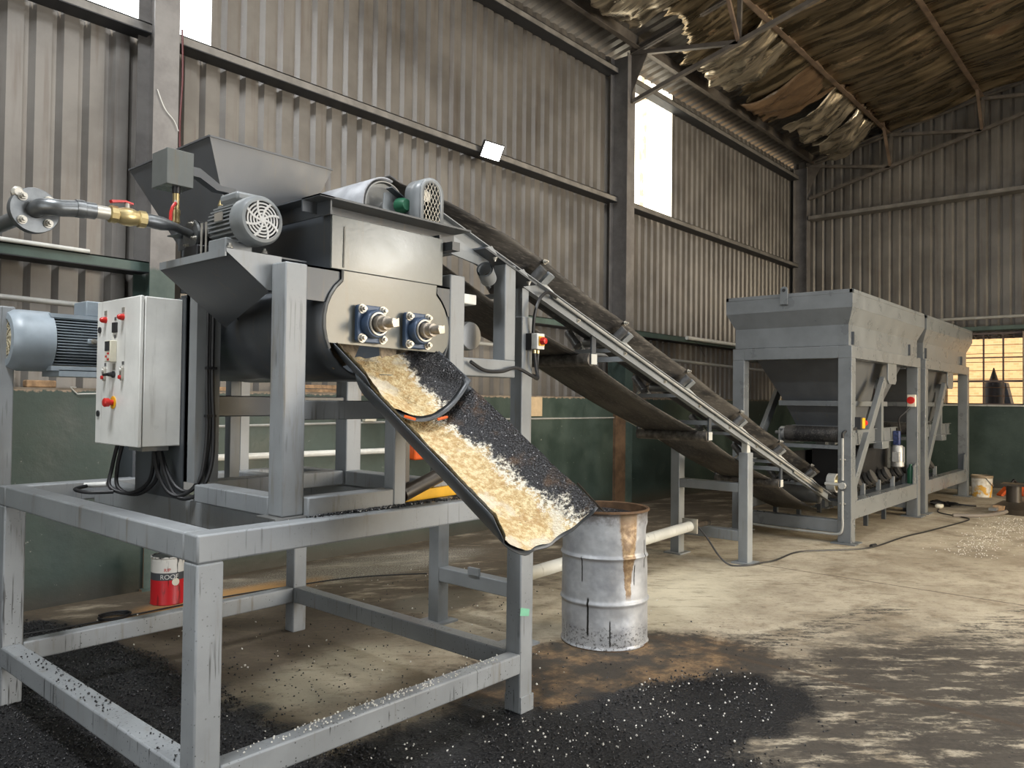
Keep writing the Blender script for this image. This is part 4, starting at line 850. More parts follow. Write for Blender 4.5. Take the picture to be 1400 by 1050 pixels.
part('cable', MB().tube(smooth_path([(3.935, 3.19, 1.9), (3.94, 3.2, 1.82), (3.99, 3.24, 1.76), (4.02, 3.3, 1.76)], 6), .011, 8), M['black'], isw)

# ================================================================== AGGREGATE BINS
def make_bin(label):
    b = thing('aggregate_bin', label, 'bin', (10.7, 3.55, 0), 'grey aggregate bins at the end of the conveyor')
    m = M['bin']; xa, xb, ya, yb = 9.15, 12.2, 2.84, 4.27; lw = .15; zt0, zt1 = 2.115, 2.255
    for x in (xa, xb-lw):
        for y in (ya, yb-lw):
            l = part('leg', MB().box(x, x+lw, y, y+lw, .012, zt0), m, b, bevel=.006); part('base_plate', MB().box(x-.06, x+lw+.06, y-.06, y+lw+.06, 0, .013), m, l)
    part('top_beam', MB().box(xa, xb, ya, ya+lw, zt0, zt1), m, b, bevel=.005); part('top_beam', MB().box(xa, xb, yb-lw, yb, zt0, zt1), m, b, bevel=.005)
    part('top_beam', MB().box(xa, xa+lw, ya+lw, yb-lw, zt0, zt1), m, b, bevel=.005); part('top_beam', MB().box(xb-lw, xb, ya+lw, yb-lw, zt0, zt1), m, b, bevel=.005)
    part('bottom_rail', MB().box(xa+lw, xb-lw, ya+.01, ya+lw-.01, .27, .475), m, b, bevel=.005); part('bottom_rail', MB().box(xa+lw, xb-lw, yb-lw+.01, yb-.01, .27, .475), m, b, bevel=.005)
    part('bottom_rail', MB().box(xa+.01, xa+lw-.01, ya+lw, yb-lw, .115, .26), m, b, bevel=.005); part('bottom_rail', MB().box(xb-lw+.01, xb-.01, ya+lw, yb-lw, .115, .26), m, b, bevel=.005)
    def ring(levels, name, mm, **k):
        mb = MB(); vs = []
        for x0, x1, y0, y1, z in levels: vs += [(x0, y0, z), (x1, y0, z), (x1, y1, z), (x0, y1, z)]
        fs = []
        for j in range(len(levels)-1):
            for i in range(4): fs.append((4*j+i, 4*j+(i+1) % 4, 4*j+4+(i+1) % 4, 4*j+4+i))
        return part(name, mb.add(vs, fs), mm, b, solid=.006, facet=True, **k)
    ring([(xa+.03, xb-.03, ya+.045, yb-.025, 2.262), (xa+.03, xb-.03, ya+.045, yb-.025, 2.50)], 'hopper_band', m)
    ring([(xa+.03, xb-.03, ya+.045, yb-.025, 2.50), (xa-.08, xb+.08, ya-.03, yb+.05, 2.685)], 'hopper_flare', m)
    ring([(xa-.08, xb+.08, ya-.03, yb+.05, 2.685), (xa-.08, xb+.08, ya-.03, yb+.05, 2.85)], 'hopper_side', m)
    mb = MB(); X1, X2, Y1, Y2 = xa-.085, xb+.085, ya-.036, yb+.056
    mb.box(X1, X2, Y1, Y1+.04, 2.845, 2.89).box(X1, X2, Y2-.04, Y2, 2.845, 2.89).box(X1, X1+.04, Y1, Y2, 2.845, 2.89).box(X2-.04, X2, Y1, Y2, 2.845, 2.89); part('rim', mb, m, b, bevel=.004)
    ring([(xa+.16, xb-.16, ya+.16, yb-.16, 2.26), (9.78, 11.5, 3.16, 3.86, 1.62)], 'funnel', M['hopper'])  # funnel and mouth darker than the bin: underside shade painted in
    mb = MB().box(9.72, 11.56, 3.11, 3.16, 1.56, 1.625).box(9.72, 11.56, 3.86, 3.91, 1.56, 1.625).box(9.72, 9.78, 3.16, 3.86, 1.56, 1.625).box(11.5, 11.56, 3.16, 3.86, 1.56, 1.625); part('stiffener_ring', mb, m, b, bevel=.003)
    ring([(9.80, 11.48, 3.18, 3.84, 1.56), (9.98, 11.3, 3.24, 3.78, 1.31), (9.98, 11.3, 3.24, 3.78, 1.24)], 'funnel_mouth', M['hopper'])
    part('mouth_flange', MB().box(9.93, 11.35, 3.19, 3.83, 1.30, 1.312), m, b)
    for y in (3.582,):
        lp = [(xa-.09, y-.045, 2.76), (xa-.09, y+.045, 2.76)] + [(xa-.09, y + .045*cos(a), 2.93 + .045*sin(a)) for a in [pi*k/12 for k in range(13)]]
        mb = MB().prism(lp, (-.02, 0, 0)); lu = part('lifting_lug', mb, m, b, bevel=.002); part('lug_hole', MB().cyl((xa-.115, y, 2.93), (xa-.088, y, 2.93), .02), M['blackpl'], lu)
    for x in (xa+.12, xb-.5): 
        pk = part('hinge_block', MB().box(x, x+.03, ya+.015, ya+.045, 2.27, 2.42), M['dark'], b)
    # braces and gussets on both long sides
    for y in (ya+.02, yb-.1):
        part('brace', MB().beam((xa+.22, y+.03, .66), (10.55, y+.03, 1.9), .06, .12), m, b, bevel=.004)
        part('gusset', MB().prism([(10.66, y, 2.12), (11.05, y, 2.12), (11.05, y, 1.9), (11.0, y, 1.85), (10.72, y, 1.85), (10.66, y, 1.9)], (0, .02, 0)), m, b, bevel=.004)
        part('foot_gusset', MB().prism([(xa+lw, y, .47), (xa+lw+.14, y, .47), (xa+lw+.12, y, .72), (xa+lw, y, .76)], (0, .015, 0)), m, b)
        part('foot_gusset', MB().prism([(xb-lw, y, .47), (xb-lw-.14, y, .47), (xb-lw-.12, y, .72), (xb-lw, y, .76)], (0, .015, 0)), m, b)
        part('hanger', MB().box(10.95, 11.05, 3.02 if y < 3.5 else 3.96, 3.1 if y < 3.5 else 4.04, 1.05, 1.8), m, b); part('hanger_bracket', MB().box(10.93, 11.1, 3.0 if y < 3.5 else 3.94, 3.12 if y < 3.5 else 4.06, 1.8, 1.93), m, b)
    # belt feeder under the mouth
    part('feeder_roller', MB().cyl((9.78, 3.17, 1.215), (9.78, 3.83, 1.215), .095, n=28), M['belt'], b); part('roller_end', MB().cyl((9.78, 3.83, 1.215), (9.78, 3.90, 1.215), .08, n=28), M['alu'], b); part('roller_shaft', MB().cyl((9.78, 3.08, 1.215), (9.78, 3.97, 1.215), .025), M['steel'], b)
    part('feeder_belt', MB().box(9.78, 11.9, 3.2, 3.8, 1.235, 1.247).box(9.78, 11.9, 3.2, 3.8, 1.115, 1.125), M['belt'], b)
    for y in (3.10, 3.88):
        mb = MB().box(9.66, 11.95, y, y+.008, 1.08, 1.27).box(9.66, 11.95, y-.03, y+.01, 1.262, 1.27).box(9.66, 11.95, y-.03, y+.01, 1.08, 1.088); part('feeder_frame', mb, m, b)
    part('feeder_beam', MB().box(9.66, 9.74, 3.10, 3.92, 1.04, 1.085), m, b)
    for x in (10.2, 10.5, 11.3, 11.65): part('frame_rib', MB().prism([(x, 3.1, 1.265), (x+.09, 3.1, 1.265), (x+.045, 3.1, 1.09), (x+.03, 3.1, 1.09)], (0, -.012, 0)), m, b)
    gm = part('gear_motor', MB().lathe([(0, 0), (.075, 0), (.085, .01), (.085, .07), (.08, .075), (.08, .27), (.06, .3), (0, .3)], (11.72, 3.02, .72), (0,0,1), 24), M['alu'], b, label='silver upright gear motor')
    part('gearbox', MB().box(11.70, 11.77, 2.99, 3.08, 1.02, 1.22), M['blueb'], gm, bevel=.012, label='bright blue gearbox'); part('terminal_box', MB().box(11.58, 11.64, 2.96, 3.06, .79, .93), M['alu'], gm, bevel=.008); part('cooling_rib', MB().box(11.69, 11.71, 2.925, 2.94, .79, 1.0), M['alu'], gm)
    part('clutch_cover', MB().box(10.9, 11.2, 2.99, 3.11, 1.0, 1.1), m, b, bevel=.008)
    return b
b1 = make_bin('near grey aggregate bin with lifting lug, over the conveyor tail')
b2 = dup(b1, (10.7+3.33, 3.55, 0), 'far grey aggregate bin by the window, behind the near bin', skip=('gear_motor',))
# electrics on the near bin
cd = thing('bin_conduit', 'grey conduit pipe running down the near bin leg and along its rail', 'conduit', (9.15, 3.2, 0))
part('pipe', MB().tube(smooth_path([(9.13, 4.14, .62), (9.13, 4.14, .3), (9.13, 4.1, .14), (9.13, 3.9, .105), (9.13, 3.2, .1), (9.13, 2.98, .11), (9.13, 2.93, .18), (9.13, 2.93, .35), (9.13, 2.93, .6)], 5), .014, 10), M['greytube'], cd)
part('pipe', MB().tube([(9.13, 2.93, .72), (9.13, 2.93, 1.2)], .014, 10), M['greytube'], cd); part('junction_box', MB().cyl((9.145, 2.93, .66), (9.10, 2.93, .66), .04, n=8), M['greytube'], cd); part('side_spout', MB().cyl((9.12, 2.96, .67), (9.12, 3.12, .67), .018), M['greytube'], cd)
part('flexible_cable', MB().tube(smooth_path([(9.13, 2.93, 1.2), (9.14, 2.92, 1.27), (9.25, 2.83, 1.31), (9.42, 2.82, 1.34)], 6), .016, 8), M['black'], cd)
for z in (.45, .95): part('saddle_clip', MB().box(9.125, 9.15, 2.90, 2.96, z, z+.015), M['zinc'], cd)
i2 = thing('isolator_switch', 'yellow and red emergency switch on the near bin leg above the conduit', 'switch', (9.25, 2.8, 1.33))
part('back_box', MB().box(9.27, 9.33, 2.78, 2.84, 1.3, 1.44), M['blackpl'], i2); part('cover', MB().box(9.33, 9.42, 2.77, 2.83, 1.31, 1.43), M['yellow'], i2, bevel=.004); part('button', MB().cyl((9.42, 2.8, 1.37), (9.5, 2.8, 1.37), .035), M['red'], i2); part('shroud', MB().box(9.3, 9.75, 2.82, 2.86, 1.26, 1.29), M['bin'], i2)
i3 = thing('isolator_switch', 'cream isolator with red round knob on the rear leg of the near bin', 'switch', (12.06, 2.9, 1.62))
part('cover', MB().box(12.0, 12.05, 2.86, 2.97, 1.56, 1.73), M['cream'], i3, bevel=.004); part('knob', MB().cyl((12.0, 2.915, 1.65), (11.97, 2.915, 1.65), .05, n=18), M['red'], i3)
part('cable', MB().tube(smooth_path([(12.02, 2.93, 1.56), (11.96, 2.98, 1.48), (11.9, 3.05, 1.38), (11.95, 3.04, 1.2)], 6), .012, 8), M['black'], i3)
# collecting conveyor tail with impact idlers under the bins
cc = thing('collecting_conveyor', 'low collecting conveyor with ribbed impact rollers under the bins', 'conveyor', (11, 3.55, 0))
for y in (3.12, 4.0): part('frame_rail', MB().box(9.8, 14.5, y, y+.05, .28, .36), M['dark'], cc)
for x in (9.9, 10.7, 11.5, 12.6): part('foot', MB().box(x, x+.05, 3.12, 3.17, 0, .28), M['dark'], cc); part('foot', MB().box(x, x+.05, 4.0, 4.05, 0, .28), M['dark'], cc)
for x in (10.1, 10.75, 11.4, 12.0, 12.9, 13.8):
    ii = part('impact_idler', MB().box(x-.02, x+.02, 3.1, 4.05, .36, .39), M['dark'], cc)
    for p, q in (((x, 3.05, .66), (x, 3.40, .46)), ((x, 3.43, .45), (x, 3.72, .45)), ((x, 3.75, .46), (x, 4.05, .66))):
        p, q = Vector(p), Vector(q); d = q - p; prof = []
        for k in range(6): prof += [(.05, k/6), (.088, k/6+.015), (.088, k/6+.115), (.05, k/6+.13)]
        L_ = d.length; part('rubber_roller', MB().lathe([(0, 0)] + [(r, h*L_) for r, h in prof] + [(0, L_)], p, d, 18), M['discs'], ii)
    part('roller_frame', MB().prism([(x+.11, 3.02, .44), (x+.11, 3.02, .52), (x+.11, 3.40, .36), (x+.11, 3.40, .28)], (.012, 0, 0)), M['grey'], ii); part('bracket', MB().box(x+.07, x+.11, 3.0, 3.05, .44, .6), M['grey'], ii)
part('tail_drum', MB().cyl((9.78, 3.2, .62), (9.78, 3.3, .62), .115, n=28), M['greytube'], cc); part('drum_hub', MB().lathe([(0, 0), (.04, 0), (.05, .03), (.085, .03), (.09, .0), (.095, 0)], (9.78, 3.2, .62), (0,-1,0), 28), M['brass'], cc)
part('side_skirt', MB().box(10.0, 11.9, 3.9, 3.93, .45, .95), M['black'], cc)
part('discharge_boot', MB().box(10.6, 11.9, 3.2, 3.8, .5, 1.0), M['black'], cc)  # black paints the deep shade under the bins into the boot
one('green_can', MB().lathe([(0, 0), (.045, 0), (.045, .2), (.02, .24), (.02, .27), (0, .27)], (12.0, 2.92, .475)), M['green'], 'small green can standing on the bottom rail of the near bin', 'can')

# ================================================================== LOOSE THINGS
d = thing('steel_drum', 'dented grey steel drum with tan spill running down, under the chute end', 'drum', (4.38, 2.95, 0))
DX, DY, DR = 4.38, 2.95, .285
def drum_fn(u, v):
    zz = .88*v; r = DR
    for zr in (.29, .585): r += .011*math.exp(-((zz-zr)/.012)**2)
    r += .008*math.exp(-((zz-.872)/.006)**2) + .008*math.exp(-((zz-.008)/.008)**2)
    a = 2*pi*u; da = math.atan2(sin(a - (-.95)), cos(a - (-.62))); dent = .05*math.exp(-(da/.28)**2 - ((zz-.70)/.11)**2) - .025*math.exp(-(da/.2)**2 - ((zz-.77)/.05)**2)
    da2 = math.atan2(sin(a+1.9), cos(a+1.9)); dent += .008*math.exp(-(da2/.4)**2 - ((zz-.45)/.08)**2); da3 = math.atan2(sin(a+2.3), cos(a+2.3)); dent += .009*math.exp(-(da3/.35)**2-((zz-.2)/.05)**2)
    r -= dent; r += .004*noise.noise(Vector((cos(a)*2, sin(a)*2, zz*4))); return (DX + r*cos(a), DY + r*sin(a), zz)
part('body', MB().grid(drum_fn, 72, 110), M['drum'], d, sm=50)
part('rim', MB().lathe([(DR+.002, .868), (DR+.01, .872), (DR+.01, .884), (DR, .886), (DR-.012, .88), (DR-.012, .80)], (DX, DY, 0), n=60), M['rust'], d)
part('contents', MB().grid(lambda u, v: (DX + (DR-.012)*u*cos(2*pi*v), DY + (DR-.012)*u*sin(2*pi*v), .83 + .03*noise.noise(Vector((u*4, v*9, 1)))), 10, 40), M['gravel'], d, label='black tarry contents')
part('base', MB().cyl((DX, DY, .0), (DX, DY, .012), DR+.006, n=48), M['rust'], d)
one('tar_stick', MB().beam((4.46, 2.98, .8), (4.40, 3.2, 1.02), .012, .012), M['oily'], 'thin black stick leaning out of the steel drum', 'stick')
t = thing('floor_pipe', 'long pale grey pipe lying low between the conveyor trestles', 'pipe', (5.4, 3.66, .3))
part('pipe', MB().cyl((4.25, 3.66, .305), (6.9, 3.66, .375), .05, n=24), M['floorpipe'], t); part('end_flange', MB().box(6.9, 6.92, 3.58, 3.74, .31, .45), M['zinc'], t); part('end_plug', MB().cyl((6.92, 3.66, .375), (7.3, 3.66, .37), .03), M['oily'], t)
# tins and buckets
tn = thing('paint_tin', 'red, grey and white tin with black drips under the support frame', 'tin', (2.83, 5.95, 0))
def tinmat():
    n = N('tin_label'); q = n.xyz(); z = q[2]; g = n.noise(20, 4, .7); an = n.noise(26, 3, .6, scl=(1, 1, .12))
    c = n.mix(n.ramp(z, .188, .19), (.5, .015, .02), (.06, .065, .07)); c = n.mix(n.ramp(z, .244, .246), c, (.62, .6, .55)); c = n.mix(n.ramp(n.math('ADD', z, n.math('MULTIPLY', g, -.1)), .31, .32), c, (.03, .03, .03))
    c = n.mix(n.math('MULTIPLY', n.ramp(an, .56, .62), n.ramp(z, .0, .3, .5, 1)), c, (.012, .011, .01)); return n.set(c, .35)
part('body', MB().lathe([(0, 0), (.128, 0), (.131, .006), (.128, .012), (.128, .35), (.132, .355), (.132, .365), (.124, .365)], (2.83, 5.95, 0), n=36), tinmat(), tn); part('lid', MB().cyl((2.83, 5.95, .35), (2.83, 5.95, .36), .125), M['blackpl'], tn)
def wrap_text(body, size, z, ang0, mat, parent, nm='lettering'):
    cu = bpy.data.curves.new('t', 'FONT'); cu.body = body; cu.size = size; cu.align_x = 'CENTER'; cu.extrude = .0
    o = bpy.data.objects.new('t', cu); COL.objects.link(o); bpy.context.view_layer.update()
    me = bpy.data.meshes.new_from_object(o.evaluated_get(bpy.context.evaluated_depsgraph_get())); bpy.data.objects.remove(o)
    mb = MB(); r = .1295
    mb.add([(2.83 + r*cos(ang0 + v.co.x/r), 5.95 + r*sin(ang0 + v.co.x/r), z + v.co.y) for v in me.vertices], [tuple(p.vertices) for p in me.polygons]); bpy.data.meshes.remove(me)
    return part(nm, mb, mat, parent)
wrap_text('ROOF', .05, .199, -1.98, M['whitepl'], tn); wrap_text('RIP', .036, .256, -2.1, M['red'], tn)
part('badge', MB().prism([(2.83 + .1298*cos(-1.62 + .028*cos(a)/.128), 5.95 + .1298*sin(-1.62 + .028*cos(a)/.128), .175 + .028*sin(a)) for a in [2*pi*k/18 for k in range(18)]], (0, -.001, 0)), M['cream'], tn)
bk = thing('plaster_bucket', 'white bucket with orange stains by the end wall', 'bucket', (15.6, 2.66, 0))
def buck():
    n = N('stained_white_plastic'); q = n.xyz(); g = n.noise(8, 4, .7); c = n.mix(n.ramp(g, .35, .6), (.66, .64, .58), (.45, .4, .32)); k = n.math('MULTIPLY', n.ramp(n.noise(6, 3, .6, loc=(1, 4, 2)), .5, .56), n.ramp(q[2], .2, .26, 1, 0)); c = n.mix(k, c, (.6, .33, .05)); return n.set(n.mix(n.ramp(q[2], .3, .34), c, (.25, .19, .12)), .5)
part('body', MB().lathe([(0, 0), (.15, 0), (.165, .33), (.172, .335), (.172, .37), (.16, .37), (.15, .05), (0, .05)], (15.6, 2.66, 0), n=32), buck(), bk)
part('handle', MB().tube([(15.6 + .172*cos(a), 2.66 + .172*sin(a), .33 - .14*sin((a+2.6)/2.2*pi if -2.6 < a < -.4 else 0)) for a in [-2.6 + 2.2*k/14 for k in range(15)]], .006, 6), M['steel'], bk)
one('orange_rag', MB().beam((15.95, 2.45, .0), (16.05, 2.35, .14), .12, .05), M['orange'], 'orange scrap leaning behind the white bucket', 'scrap')
# tool clutter at the far right
vs_ = thing('vice_stand', 'black oily vice stand with round base near the right edge', 'stand', (13.55, 1.9, 0))
part('base', MB().lathe([(0, 0), (.32, 0), (.34, .08), (.2, .17), (0, .17)], (13.6, 1.85, 0), n=24), M['oily'], vs_); part('post', MB().cyl((13.55, 1.9, .15), (13.55, 1.9, .42), .1), M['oily'], vs_); part('top_plate', MB().box(13.4, 13.7, 1.75, 2.05, .41, .44), M['oily'], vs_); part('arm', MB().box(13.1, 13.45, 2.05, 2.15, .06, .1), M['steel'], vs_); part('wooden_block', MB().box(13.25, 13.42, 1.98, 2.12, .0, .12), M['wood'], vs_)
t = thing('chainsaw', 'orange and black power tool on the floor by the end wall', 'power tool', (16.2, 2.1, 0)); part('body', MB().box(16.0, 16.3, 1.95, 2.2, .02, .22), M['orange'], t, bevel=.03); part('handle', MB().tube([(16.02, 2.2, .05), (16.02, 2.3, .2), (16.1, 2.26, .28), (16.2, 2.2, .2)], .025, 8), M['blackpl'], t); part('bar', MB().box(15.5, 16.0, 2.0, 2.03, .06, .14), M['zinc'], t)
ch = thing('cable_heap', 'tangled heap of black cable and rag behind the bin leg', 'cable', (13.66, 2.85, 0))
pts = [(13.66 + .22*noise.noise(Vector((k*.5, 0, 1)))*1.6, 2.85 + .2*noise.noise(Vector((k*.5, 5, 2)))*1.6, .03 + .1*abs(noise.noise(Vector((k*.4, 9, 3))))) for k in range(60)]
part('cable', MB().tube(smooth_path(pts, 3), .016, 6), M['black'], ch); part('loose_end', MB().tube(smooth_path([(13.75, 2.8, .05), (13.8, 2.6, .03), (13.9, 2.45, .02)], 5), .014, 6), M['black'], ch); part('cloth', MB().box(13.3, 13.45, 2.8, 2.9, 0, .06), M['cream'], ch, bevel=.02)
cp = [(6.95, 3.68, .44), (7.0, 3.55, .3), (7.05, 3.42, .1), (7.12, 3.33, .012), (7.26, 3.20, .009), (7.45, 3.16, .009), (7.68, 3.11, .009), (8.18, 3.12, .009), (8.44, 3.02, .009), (8.81, 2.74, .009), (9.17, 2.60, .009), (10.1, 2.53, .009), (10.8, 2.42, .009), (11.92, 2.27, .009), (12.35, 2.26, .009), (12.51, 2.42, .009), (12.76, 2.72, .009), (13.2, 2.82, .009)]
one('extension_cable', MB().tube(smooth_path(cp, 6), .009, 6), M['black'], 'black cable snaking across the floor past the bins', 'cable')
one('cable_coupler', MB().cyl((9.12, 2.62, .02), (9.22, 2.6, .02), .02, n=10), M['blackpl'], 'black coupler on the floor cable', 'connector')
one('rubber_hose', MB().tube(smooth_path([(12.45, 2.48, .02), (12.6, 2.25, .025), (12.85, 2.1, .025), (13.2, 1.98, .04), (13.4, 1.93, .06)], 6), .03, 8), flat('grey_hose', (.16, .14, .12), .6), 'dull grey hose end lying before the vice stand', 'hose')
one('thin_cable', MB().tube(smooth_path([(1.3, 5.9, .008), (2.1, 5.75, .01), (3.1, 5.75, .008), (3.85, 5.65, .008), (4.2, 5.58, .008), (4.5, 5.44, .008), (4.85, 5.2, .008)], 6), .006, 6), M['black'], 'thin black cable on the floor along the left wall', 'cable')
one('wire_coil', MB().tube([(2.35 + .1*(1+.1*k/40)*cos(k*.35), 5.75 + .08*sin(k*.35), .012+.0006*k) for k in range(44)], .006, 6), M['black'], 'small loose coil of black wire left of the paint tin', 'wire')
# fittings along the left wall
fl = thing('floodlight', 'lit square floodlight on the left wall girt', 'floodlight', (7.05, 6.5, 4.66))
C = Vector((7.04, 6.47, 4.67)); nrm = Vector((-.28, -.80, -.53)).normalized(); ax = Vector((1, -.30, -.09)); ax = (ax - nrm*ax.dot(nrm)).normalized(); ay = nrm.cross(ax).normalized()
def slab(c, hx_, hy_, d0, d1): 
    P = [c + ax*a*hx_ + ay*b*hy_ + nrm*d0 for a, b in ((-1,-1), (1,-1), (1,1), (-1,1))]; return MB().prism(P, nrm*(d1-d0))
part('housing', slab(C, .145, .105, -.04, 0), M['blackpl'], fl, bevel=.004); part('lens', slab(C, .13, .092, .0005, .003), M['floodlens'], fl); part('bracket', MB().beam(C - nrm*.03, (7.05, 6.6, 4.62), .05, .01), M['blackpl'], fl)
def pipe_run(label, a, b, r=.022): return one('wall_conduit', MB().cyl(a, b, r, n=12), M['greytube'], label, 'conduit', 'grey conduits along the walls')
pipe_run('grey conduit on the left wall behind the drive motor', (1.2, 6.5, 2.31), (2.83, 6.5, 2.285)); pipe_run('grey conduit on the left wall seen under the conveyor head', (3.1, 6.5, 2.28), (10.0, 6.5, 2.27)); pipe_run('grey conduit on the left wall left of the bins', (10.3, 6.5, 2.3), (17.3, 6.5, 2.22), .028); pipe_run('grey conduit on the end wall above the window', (17.3, -7, 3.30), (17.3, 6.3, 3.28), .03)
one('tube_light', MB().cyl((.2, 6.54, 2.735), (2.42, 6.54, 2.728), .017, n=10), M['whitepl'], 'white tube lying on the green girt left of the column', 'tube'); one('tube_light', MB().cyl((12.15, 6.52, 2.70), (16.2, 6.52, 2.69), .035, n=12), M['whitepl'], 'thick white tube on the green girt left of the bins', 'tube')
one('dropper_wire', MB().tube(smooth_path([(12.3, 6.55, 2.7), (12.5, 6.5, 2.62), (12.75, 6.48, 2.4)], 5), .005, 5), M['black'], 'thin dark wire hanging below the thick white tube', 'wire')
one('red_cable', MB().tube(smooth_path([(3.07, 6.41, 4.7), (3.075, 6.4, 4.3), (3.06, 6.4, 3.9), (3.07, 6.4, 3.5)], 6), .008, 6), flat('dark_red_cable', (.12, .03, .03), .5), 'dark red cable down the edge of the column behind the hopper', 'cable')
one('white_wire', MB().tube(smooth_path([(2.86, 6.385, 4.12), (2.92, 6.38, 3.98), (3.0, 6.38, 3.9), (3.04, 6.38, 3.82)], 5), .004, 5), M['whitepl'], 'thin white wire across the column behind the hopper', 'wire')
one('bent_wire', MB().tube([(2.33, 6.5, 1.651), (2.26, 6.415, 1.651), (2.31, 6.415, 1.60), (2.45, 6.415, 1.605)], .005, 6), M['whitepl'], 'bent white wire hooked over the ledge behind the cabinet', 'wire')
one('wooden_brush', MB().box(1.98, 2.18, 6.46, 6.56, 1.645, 1.70), M['wood'], 'brown wooden block on the wall ledge below the drive motor', 'block', bevel=.01)
for i, (a, b, lab) in enumerate((((4.3, 6.5, 1.655), (4.9, 6.53, 1.66), 'long offcut of wood on the wall ledge, bottom of its pile'), ((4.4, 6.52, 1.70), (4.85, 6.5, 1.70), 'pale offcut of wood on the wall ledge, top of its pile'), ((3.0, 6.53, 1.66), (3.6, 6.5, 1.66), 'dark offcut of wood on the ledge seen behind the mixer trough'))):
    one('wood_offcut', MB().beam(a, b, .07, .035), M['wood'], lab, 'wood', 'wood offcuts on the wall ledge')
one('white_rail', MB().cyl((3.0, 5.6, 1.02), (5.3, 5.6, 1.0), .02, n=10), M['whitepl'], 'white pipe behind the mixer frame at table height', 'pipe') if 0 else None
one('pale_pipe', MB().cyl((3.3, 6.38, 1.06), (6.2, 6.38, 1.03), .03, n=10), M['whitepl'], 'white pipe fixed along the dado behind the mixer', 'pipe')
one('dado_cable', MB().tube([(3.4, 6.42, 1.33), (7.0, 6.42, 1.35), (9.95, 6.42, 1.34)], .012, 6), M['greytube'], 'thin grey cable clipped along the green dado', 'cable')
one('wall_socket', MB().box(5.05, 5.2, 6.37, 6.43, 1.35, 1.47), M['cream'], 'cream socket box on the dado behind the mixer', 'socket', bevel=.008)
one('cardboard_sign', MB().box(7.6, 8.0, 6.40, 6.425, 1.38, 1.63), flat('cardboard', (.5, .38, .24), .8), 'pale cardboard sheet against the dado behind the chute', 'cardboard')

# ---------------------------------------------------------------- loose stone
def chips(n, pick, r0, r1, seed):
    rnd = random.Random(seed); mb = MB()
    base = [(1,0,0), (-1,0,0), (0,1,0), (0,-1,0), (0,0,1), (0,0,-1)]; F = [(0,2,4), (2,1,4), (1,3,4), (3,0,4), (2,0,5), (1,2,5), (3,1,5), (0,3,5)]
    for _ in range(n):
        p = pick(rnd)
        if p is None: continue
        r = rnd.uniform(r0, r1); R3 = Matrix.Rotation(rnd.uniform(0, 6.28), 3, Vector((rnd.uniform(-1,1), rnd.uniform(-1,1), rnd.uniform(-1,1)+.01)).normalized())
        mb.add([Vector(p) + R3 @ (Vector(b)*r*rnd.uniform(.6, 1.15)) for b in base], F)
    return mb
def in_black(x, y):
    w_ = .35*noise.noise(Vector((x*1.7, y*1.7, 0)))
    sp = lambda p, q: (abs(p)**5 + abs(q)**5)**.2
    a = sp((x-.4)/1.76, (y-4.2)/2.22) + w_*.22; b = sp((x-1.0)/2.35, (y-1.1)/1.82) + w_*.17; c = hypot((x-3.55)/.9, (y-1.95)/.4) + w_*.5
    return min(a, b, c) < 1
def pick_black(rnd):
    for _ in range(30):
        x, y = rnd.uniform(.7, 4.5), rnd.uniform(1.1, 6.35)
        if in_black(x, y) and (x < 2.3 or rnd.random() < .35): return (x, y, .002 + .005*rnd.random())
def pick_fringe(rnd):
    for _ in range(30):
        x, y = rnd.uniform(1.8, 5.2), rnd.uniform(1.2, 5.2)
        if not in_black(x, y) and rnd.random() < math.exp(-max(0, x-2.1)*.9 - max(0, y-2.6)*.4): return (x, y, .003)
mb = chips(26000, pick_black, .003, .0085, 5); mb2 = chips(600, pick_fringe, .003, .009, 8); mb.add(mb2.v, mb2.f)
one('asphalt_gravel', mb, M['gravel'], 'black bitumen-coated gravel spread over the floor around the support frame', 'gravel', kind='stuff', sm=5)
def pick_white(rnd):
    if rnd.random() < .25: return (rnd.gauss(2.75, .10), rnd.gauss(1.55, .07), .012)
    if rnd.random() < .2: return (rnd.gauss(2.05, .16), rnd.gauss(2.2, .12), .012)
    for _ in range(30):
        x, y = rnd.uniform(1.7, 4.6), rnd.uniform(1.2, 2.75)
        if in_black(x, y) : return (x, y, .012)
def pick_rail(rnd):
    x = rnd.uniform(1.5, 2.95); return (x, rnd.uniform(TY0+.005, TY0+.075), lz1+.006) if rnd.random() < math.exp(-abs(x-2.2)*2.2) else None
def pick_top(rnd): return (rnd.gauss(2.1, .14), rnd.uniform(TY0+.04, TY0+.08), TZ+.006)
mb = chips(800, pick_white, .003, .0075, 11); q = chips(420, pick_rail, .003, .006, 12); mb.add(q.v, q.f); q = chips(90, pick_top, .003, .005, 13); mb.add(q.v, q.f)
def pick_right(rnd):
    return (rnd.uniform(9.3, 13), 1.75 + rnd.gauss(0, .16), .006)
q = chips(450, pick_right, .004, .009, 17); mb.add(q.v, q.f)
def pick_under(rnd):
    x = rnd.uniform(1.9, 5.5); return (x, rnd.uniform(2.7, 5.8), .006)
q = chips(110, pick_under, .004, .009, 19); mb.add(q.v, q.f)
one('white_gravel', mb, M['chip'], 'scattered white stone chips on the floor and on the frame rails', 'gravel', kind='stuff', sm=5)
mb = chips(260, pick_top, .004, .009, 23)
def pick_dirt(rnd): return (rnd.uniform(1.9, 2.75), rnd.uniform(TY0+.05, TY0+.095), TZ+.006)
q = chips(420, pick_dirt, .003, .008, 24); mb.add(q.v, q.f)
def pick_rail2(rnd):
    y = rnd.uniform(2.7, 4.6); return (rnd.uniform(TX0+.005, TX0+.085), y, lz1+.006) if noise.noise(Vector((y*3, 1, 0))) > -.05 else None
q = chips(150, pick_rail2, .003, .007, 25); mb.add(q.v, q.f)
